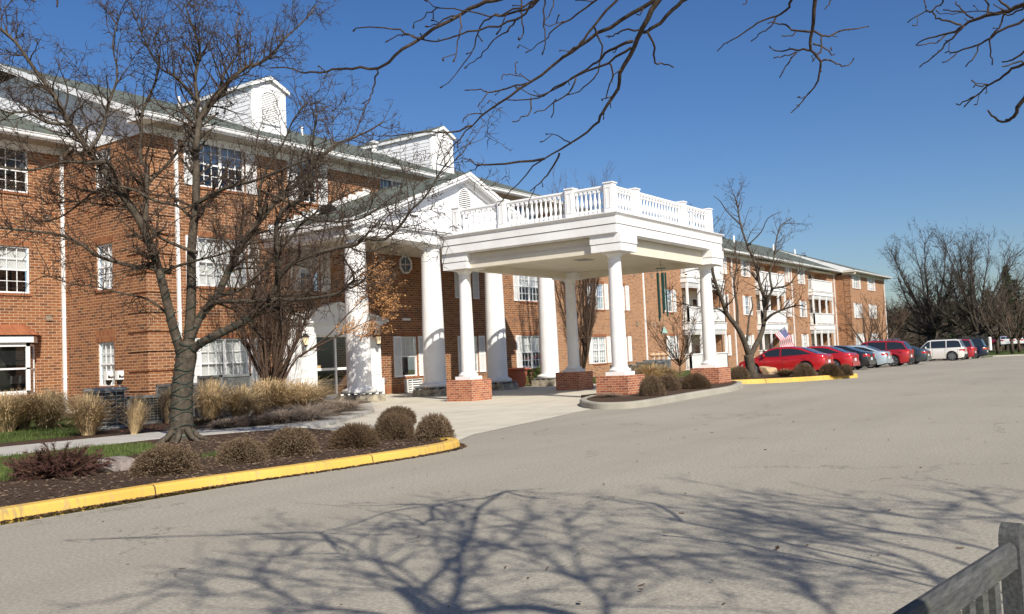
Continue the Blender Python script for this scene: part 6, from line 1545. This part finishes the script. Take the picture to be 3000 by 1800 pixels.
# ------------------------------------------------------------------ tree overhead, behind the camera
NB = V((0.75, -1.75, -.02))
nt_ = empty('overhanging_tree', NB, 'near bare tree whose grey twigs hang into the top of the view', 'tree')
ntr = MB(); ntw = MB(); TOP = V((1.0, -1.25, 3.3)); r_ = random.Random(4)
ntr.tube(smooth3([NB, NB+V((.02, .05, .3)), V((.85, -1.55, 1.6)), V((.95, -1.35, 2.6)), TOP, V((1.1, -1.1, 4.4))], 4), rr([0]*21, .15, .05), 12)
cfn = dict(seg=[.06, .04, .03], wig=[.22, .3, .4], up=[.0, .0, 0], kids=[5, 0, 0], ratio=[.35, .35], spread=[.8, .9, 1.0], n=[5, 4, 3], rmin=.0022)
def zp(o, s): return lambda a: [(o[0]+x/s, o[1]+y/s) for x, y in a]
zA = zp((800, 0), 2.0617); zB = zp((1900, 0), 2.249)
VIS = [  # visible twigs: points, depth start/end, radius start/end
 (zA([(1520,-90),(1400,-10),(1230,30),(1130,80),(900,220),(740,340),(640,410),(480,410),(360,425),(250,445),(170,435),(100,420),(0,405)]), 4.6, 5.2, .0125, .0035),
 (zA([(640,410),(620,470),(600,560),(570,620),(540,680)]), 5.0, 4.8, .006, .002),
 (zA([(880,235),(830,210),(720,170),(570,165),(485,180)]), 4.8, 4.9, .006, .003),
 (zA([(1640,-40),(1590,0),(1480,110),(1300,170),(1130,210),(1030,245),(920,235),(800,215),(690,240)]), 4.4, 5.0, .007, .003),
 (zA([(1800,-60),(1560,20),(1400,80),(1300,100),(1150,60),(1000,45),(920,0)]), 4.5, 4.8, .006, .002),
 (zA([(1620,-20),(1520,60),(1380,90),(1300,110),(1240,200),(1200,320),(1140,410),(1020,525)]), 4.6, 5.1, .007, .002),
 (zA([(1480,110),(1430,170),(1360,220),(1290,300),(1240,350),(1160,400)]), 4.6, 5, .005, .002),
 (zA([(1130,85),(1140,160),(1120,250),(1105,360)]), 4.7, 4.6, .005, .003),
 (zA([(2060,-80),(1960,0),(1850,80),(1700,180),(1640,240),(1540,320)]), 5.2, 5.6, .008, .002),
 (zA([(1140,90),(1050,110),(1000,140),(930,165)]), 4.8, 4.9, .005, .002), (zA([(1000,45),(930,80),(890,120),(840,155)]), 4.8, 4.9, .004, .002),
 (zA([(2450,-80),(2300,0),(2100,130),(1900,240),(1750,350),(1550,500),(1380,610),(1280,690),(1200,760),(1090,880),(1010,990)]), 4.8, 5.8, .0135, .003),
 (zA([(1200,760),(1080,800),(900,795),(760,815),(640,820)]), 5.5, 5.9, .006, .003),
 (zA([(1550,500),(1460,520),(1300,555),(1260,540),(1165,540)]), 5.4, 5.6, .006, .003),
 (zA([(1300,555),(1270,600),(1240,630)]), 5.5, 5.5, .004, .003), (zA([(1550,490),(1480,455),(1410,450),(1380,470)]), 5.4, 5.4, .004, .003), (zA([(1472,450),(1465,400),(1475,375)]), 5.4, 5.4, .004, .003),
 (zA([(2480,-220),(2330,0),(2230,170),(2180,280),(2100,440),(2080,540),(1990,680),(1940,760),(1800,870),(1620,965),(1480,1110),(1370,1237)]), 4.2, 4.9, .0150, .002),
 (zA([(1800,870),(1740,830),(1660,810)]), 4.7, 4.8, .004, .002),
 (zA([(1640,960),(1400,985),(1250,1000),(1185,960)]), 4.8, 5.0, .007, .003), (zA([(1250,1000),(1200,1035)]), 5, 5, .004, .002),
 (zA([(1730,925),(1690,1000),(1640,1080),(1590,1130),(1540,1237)]), 4.8, 4.9, .006, .002),
 (zA([(2560,-70),(2474,10),(2380,90),(2310,160),(2240,195)]), 4.3, 4.4, .010, .008),
 (zA([(2170,250),(2060,290),(1980,350),(1900,420),(1750,510),(1600,590),(1420,610)]), 4.4, 5.2, .0085, .003),
 (zA([(2160,290),(2020,380),(1830,460),(1700,530),(1600,590),(1450,520),(1340,570)]), 4.4, 5.3, .007, .002),
 (zA([(2215,180),(2110,185),(2070,210),(2030,215)]), 4.3, 4.4, .005, .003),
 (zA([(2260,190),(2300,290),(2305,380),(2350,385),(2410,395)]), 4.3, 4.5, .006, .003),
 (zA([(2130,-80),(2060,20),(1930,160),(1860,260),(1800,310),(1740,350)]), 4.9, 5.1, .008, .006),
 (zA([(1930,160),(1970,230),(1985,310),(1960,430),(1880,530),(1780,580)]), 5.0, 5.2, .006, .003),
 (zA([(1830,470),(1780,560),(1700,620),(1690,700)]), 4.9, 5.0, .005, .003), (zA([(1710,600),(1640,660),(1590,680)]), 5, 5.0, .004, .003),
 (zA([(1560,590),(1550,680),(1500,710),(1460,740)]), 5.2, 5.2, .005, .003), (zA([(2030,380),(2050,470),(2010,590)]), 4.6, 4.6, .005, .003), (zA([(1280,690),(1190,690),(1150,725)]), 5.6, 5.6, .004, .003),
 (zA([(1640,-20),(1640,110),(1640,230),(1635,315)]), 4.9, 4.9, .005, .003), (zA([(1500,-10),(1500,100),(1510,210),(1480,250)]), 4.8, 4.8, .005, .003),
 (zA([(1700,-20),(1680,60),(1640,150),(1740,130)]), 4.9, 4.9, .004, .002),
 (zB([(1115,-120),(1100,-20),(1085,120),(1080,210),(1072,330),(1130,405),(1120,500),(1090,580),(1040,640),(945,740)]), 5.0, 5.4, .013, .003),
 (zB([(1080,210),(970,205),(900,170),(850,155),(790,150)]), 5.2, 5.3, .007, .003), (zB([(1085,205),(1140,240),(1220,230),(1300,195),(1380,188),(1435,175)]), 5.2, 5.4, .007, .003),
 (zB([(1072,330),(990,330),(930,330),(860,340),(800,320)]), 5.2, 5.4, .007, .003), (zB([(975,350),(930,400),(900,440),(870,495)]), 5.3, 5.3, .005, .003), (zB([(980,345),(900,370),(835,385)]), 5.3, 5.3, .004, .003),
 (zB([(1140,240),(1135,330),(1110,370),(1085,390)]), 5.2, 5.2, .005, .003), (zB([(1085,290),(1150,310),(1190,340),(1220,368)]), 5.2, 5.3, .006, .003), (zB([(1130,405),(1180,400),(1240,420),(1290,440),(1345,400)]), 5.3, 5.4, .006, .003),
 (zB([(970,210),(930,240),(895,235)]), 5.3, 5.3, .004, .003), (zB([(1040,640),(1000,645),(980,642)]), 5.3, 5.3, .003, .002),
 (zB([(955,-90),(940,0),(910,70),(840,110),(720,150),(620,220),(520,275),(465,325)]), 5.3, 5.7, .009, .003), (zB([(840,115),(800,180),(750,210),(690,265)]), 5.4, 5.5, .005, .003),
 (zB([(1240,-50),(1200,10),(1165,50)]), 5.4, 5.4, .005, .003), (zB([(660,-30),(650,0),(637,28)]), 5.4, 5.4, .004, .003),
 (zB([(2620,-20),(2500,20),(2380,70),(2260,95),(2150,130),(2050,190),(1960,230),(1850,250),(1765,295)]), 4.6, 5.2, .015, .003),
 (zB([(2080,170),(2000,250),(1930,320),(1860,380),(1800,440)]), 4.9, 5.1, .006, .003), (zB([(2140,120),(2080,80),(2040,40),(2030,20)]), 4.8, 4.9, .005, .003), (zB([(2080,85),(2000,70),(1940,62)]), 4.8, 4.9, .004, .003),
 (zB([(2060,165),(1960,130),(1900,125),(1860,80),(1800,90),(1710,140)]), 4.9, 5, .006, .003), (zB([(1950,-20),(1920,30),(1855,80),(1825,50),(1815,-20)]), 4.9, 5, .005, .003),
 (zB([(2600,80),(2500,120),(2300,220),(2180,290),(2030,345),(1965,343)]), 4.6, 5.0, .009, .003), (zB([(2030,345),(2000,380),(1950,415)]), 5, 5, .004, .003), (zB([(2180,290),(2150,370),(2100,425)]), 4.9, 4.9, .004, .003),
 (zB([(2350,90),(2310,180),(2250,270),(2255,340),(2260,410)]), 4.7, 4.8, .005, .003), (zB([(1960,230),(1890,280),(1790,302)]), 5.1, 5.1, .004, .003),
 (zB([(2230,100),(2240,30),(2180,-20)]), 4.7, 4.7, .006, .004), (zB([(2380,60),(2300,0),(2240,-30)]), 4.6, 4.7, .007, .004), (zB([(2474,50),(2400,90),(2300,95),(2140,70),(2000,100),(1900,80)]), 4.6, 4.9, .005, .002),
 (zB([(2600,360),(2500,410),(2400,450),(2310,530),(2240,565),(2160,635),(2085,700)]), 4.3, 4.7, .009, .003), (zB([(2240,565),(2170,565),(2135,545)]), 4.6, 4.6, .004, .003), (zB([(2160,635),(2100,665),(2035,695)]), 4.6, 4.7, .004, .003),
 (zB([(2600,300),(2474,345),(2400,395),(2345,405)]), 4.3, 4.4, .007, .003), (zB([(2500,412),(2420,410),(2340,438)]), 4.3, 4.3, .005, .003),
 (zB([(2560,560),(2474,650),(2420,740),(2370,800),(2310,795),(2250,745)]), 3.9, 4.1, .011, .004),
 ([(0, -60),(60,-20),(95,5)], 4.0, 4.0, .006, .004), ([(150,-60),(165,-5),(172,14)], 4, 4, .007, .003),
]
def lift(px, py, h): g_ = gp(px, py, 0); return g_+SUN*(h/SUN.z)
JT = [P(1500, -420, 3.6), P(2150, -520, 4.2), P(2520, -480, 4.7), P(3330, -60, 3.9), P(3300, 420, 3.8)]
for a_, b_, r_0 in ((0, 1, .009), (1, 2, .013), (2, -1, .018), (3, -2, .013), (4, -2, .010)):
    e_ = V((1.1, -1.1, 4.2)) if b_ == -1 else (lift(3400, 1850, 3.3) if b_ == -2 else JT[b_]); q = smooth3([JT[a_], JT[a_].lerp(e_, .3)+rv(r_)*.12, JT[a_].lerp(e_, .65)+rv(r_)*.12, e_], 4); ntw.tube(q, rr(q, r_0, r_0*1.3), 7)
for k, (pts, d0, d1, r0, r1) in enumerate(VIS):
    if k < 11 or 33 < k < 37: d0 *= .74; d1 *= .74; r0 *= .74; r1 = max(.0018, r1*.74)
    n = len(pts)-1; p3 = [P(x, y, d0+(d1-d0)*i/n) for i, (x, y) in enumerate(pts)]; pp = smooth3(p3, 3); L = pathlen(pp)
    jit = [V((0, 0, 0))]+[rv(r_)*.006 for _ in pp[1:]]; pp = [a+b for a, b in zip(pp, jit)]
    rs = rr(pp, r0, r1); ntw.tube(pp, rs, 6)
    if pts[0][1] < 0 or pts[0][0] > 3000:      # joins the trunk out of view
        J = min(JT, key=lambda j: (j-pp[0]).length); a = pp[0]; d = (pp[0]-pp[2]).normalized(); q = smooth3([a, a.lerp(J, .5)+rv(r_)*.04, J], 4); ntw.tube(q, rr(q, r0, r0*1.2), 6)
    # knobs and short spurs
    for j in range(int(L*7)):
        u = r_.uniform(.1, 1)*(len(pp)-1); i = min(len(pp)-2, int(u)); p = pp[i].lerp(pp[i+1], u-i); dd = (pp[i+1]-pp[i]).normalized(); o = rv(r_); o = (o-dd*o.dot(dd)).normalized(); ln = r_.choice([.008, .012, .015, .03, .06]); e = p+(o*.8+dd*.6)*ln
        ntw.tube([p, e], [max(.0022, rs[i]*.5), .0022], 4)
        if ln > .02: ntw.tube([e, e+(dd*.5+rv(r_)*.5)*ln*.5], [.003, .0035], 4)
    e = pp[-1]; ntw.tube([e, e+(pp[-1]-pp[-2]).normalized()*.012], [.0042, .003], 5)
# higher limbs, known from the shadows they throw on the lot
zS = lambda a: [(200+x/.8836, 1350+y/.8836) for x, y in a]
SH = [
 ([(985,430),(985,398),(1010,330),(1015,250),(1020,190),(1030,150)], 3.6, 5.6, .050, .012), ([(985,410),(960,370),(880,320),(820,280),(790,230),(810,180)], 3.7, 5.2, .04, .008),
 ([(820,280),(730,220),(650,190),(560,185)], 4.5, 5.6, .018, .005), ([(960,440),(800,398),(700,385),(600,370),(500,320),(440,300),(330,290)], 3.6, 5.4, .032, .006), ([(600,370),(520,330),(400,350),(250,345),(120,350)], 4.6, 6, .018, .005),
 ([(1010,330),(1080,250),(1150,200),(1180,160),(1240,140)], 4.3, 5.6, .022, .006), ([(940,340),(820,260),(640,260),(540,230)], 4.2, 5.8, .018, .005), ([(1400,440),(1395,398),(1380,350),(1330,310),(1270,270),(1200,190)], 3.8, 5.3, .034, .007),
 ([(1330,310),(1310,230),(1290,150)], 4.4, 5.4, .018, .005), ([(1340,310),(1400,270),(1450,250),(1530,255)], 4.4, 5.4, .015, .005), ([(1380,420),(1400,380),(1500,330),(1560,300),(1640,280)], 4.0, 5.4, .02, .005), ([(1330,312),(1250,280),(1100,230),(1030,220)], 4.4, 5.8, .015, .005),
 ([(1015,300),(960,250),(950,190),(930,150)], 4.3, 5.3, .014, .004), ([(980,398),(1060,360),(1150,350),(1250,330)], 4.1, 5, .014, .004), ([(1040,300),(1130,290),(1230,240)], 4.5, 5, .012, .004), ([(900,398),(860,340),(700,330),(560,300),(480,260)], 4.0, 5.6, .016, .005),
 ([(2420,430),(2260,320),(2200,270),(2100,230),(1980,200),(1880,150),(1800,90)], 3.8, 5.8, .03, .006), ([(2560,280),(2400,235),(2250,200),(2100,180),(2000,160),(1900,130),(1830,120)], 3.8, 5.8, .026, .005),
 ([(2500,330),(2330,270),(2200,230),(2000,190),(1850,185),(1700,175),(1520,180)], 3.8, 6.0, .026, .005), ([(2020,440),(1980,398),(1900,330),(1800,260),(1700,210),(1640,180)], 3.7, 5.6, .024, .005),
 ([(2400,360),(2260,310),(2000,270),(1800,250),(1600,220),(1430,205)], 4, 6.0, .018, .005), ([(2560,190),(2474,150),(2400,120),(2350,95),(2250,130)], 4, 5.4, .022, .006), ([(1890,320),(1880,260),(1885,220)], 4.5, 5, .012, .004),
 ([(2100,180),(2050,130),(1950,100)], 4.7, 5.5, .014, .005), ([(2000,190),(1850,155),(1700,140),(1600,125),(1480,120)], 4.9, 6.0, .012, .004), ([(2600,120),(2474,140),(2330,150),(2200,150),(2100,130),(2060,140)], 4.2, 5.6, .018, .005),
]
cfh = dict(seg=[.16, .12, .1], wig=[.2, .28, .35], up=[.03, .02, 0], kids=[6, 5, 0], ratio=[.45, .45], spread=[.7, .8, .9], n=[4, 3, 3], rmin=.0085)
J2 = lift(3400, 1850, 3.3)
ntr.tube(smooth3([V((J2.x+.3, J2.y-.3, -.02)), V((J2.x+.2, J2.y-.15, 1.5)), J2], 4), rr([0]*9, .13, .06), 10)
for k, (pts, h0, h1, r0, r1) in enumerate(SH):
    z = zS(pts); n = len(z)-1; p3 = [lift(x, y, h0+(h1-h0)*i/n) for i, (x, y) in enumerate(z)]; pp = smooth3(p3, 3); rs = rr(pp, r0*.85, r1*1.3); ntr.tube(pp, rs, 7)
    spawn_along(ntr, pp, rs, int(pathlen(pp)*4.5), cfh, (.35, 1.2), r_, t0=.2)
    if k in (16, 17, 18, 19, 21, 25): a = pp[0]; q = smooth3([a, a.lerp(J2, .5)+rv(r_)*.1, J2], 4); ntr.tube(q, rr(q, r0, r0*1.3), 7)
    if k in (0, 3, 7, 10):
        a = pp[0]; c = a.lerp(V((1.1, -1.1, 4.2)), .5)+V((0, -.3, .2)); q = smooth3([a, c, V((1.05, -1.15, 3.9))], 4); ntr.tube(q, rr(q, r0, max(r0, .03)), 7)
ntr.build('trunk', M['bark'], nt_, origin=NB, smooth=True, uv=False); ntw.build('branches', M['bark2'], nt_, origin=NB, smooth=True, uv=False)
# ------------------------------------------------------------------ bench, seen from behind, lower right
ba = V((1.25, .577, 0)); bb = V((2.90, .352, 0)); bd = (bb-ba).normalized(); bs = V((bd.y, -bd.x, 0))      # bs: towards the seat side
t = empty('garden_bench', ba, 'weathered grey wooden bench with slatted back, rounded end post, lower right corner', 'bench')
def bpt(mb, name): return mb.build(name, M['teak'], t, origin=ba, uv=False)
m = MB(); A = ba+bd*.0; L = (bb-ba).length; hz = .712
prof = [(0, 0), (0, .052), (.006, .064), (.02, .068), (.032, .064), (.038, .052), (.038, 0)]
m.prism([A-bs*.019+bs*a+V((0, 0, hz+z)) for a, z in prof], bd*(L-.05)); bpt(m, 'top_rail')
n = int((L-.12)/.105)
for i in range(n):
    q = A+bd*(.06+i*.105); m = MB(); m.ob(q-bs*.009+V((0, 0, .44)), bd*.045, bs*.018, V((0, 0, .26))); bpt(m, 'slat')
m = MB(); m.ob(A-bs*.016+V((0, 0, .38)), bd*L, bs*.032, V((0, 0, .07))); bpt(m, 'lower_rail')
def post(q, h=.80):
    m = MB(); pr = [(-.035, 0), (-.045, h-.04), (-.040, h-.018), (-.026, h+.002), (0, h+.012), (.026, h+.002), (.040, h-.018), (.045, h-.04), (.045, 0)]
    m.prism([q+bd*a-bs*.026+V((0, 0, z)) for a, z in pr], bs*.052); bpt(m, 'leg')
post(bb-bd*.01, .815); post(ba, .815)
m = MB()
for k in range(5): m.ob(ba+bs*(.06+k*.085)+V((0, 0, .415)), bd*L, bs*.07, V((0, 0, .02)))
bpt(m, 'seat')
for q in (ba+bd*.05, bb-bd*.05):
    m = MB(); m.ob(q-bd*.03+bs*.42, bd*.06, bs*.05, V((0, 0, .42))); bpt(m, 'leg')
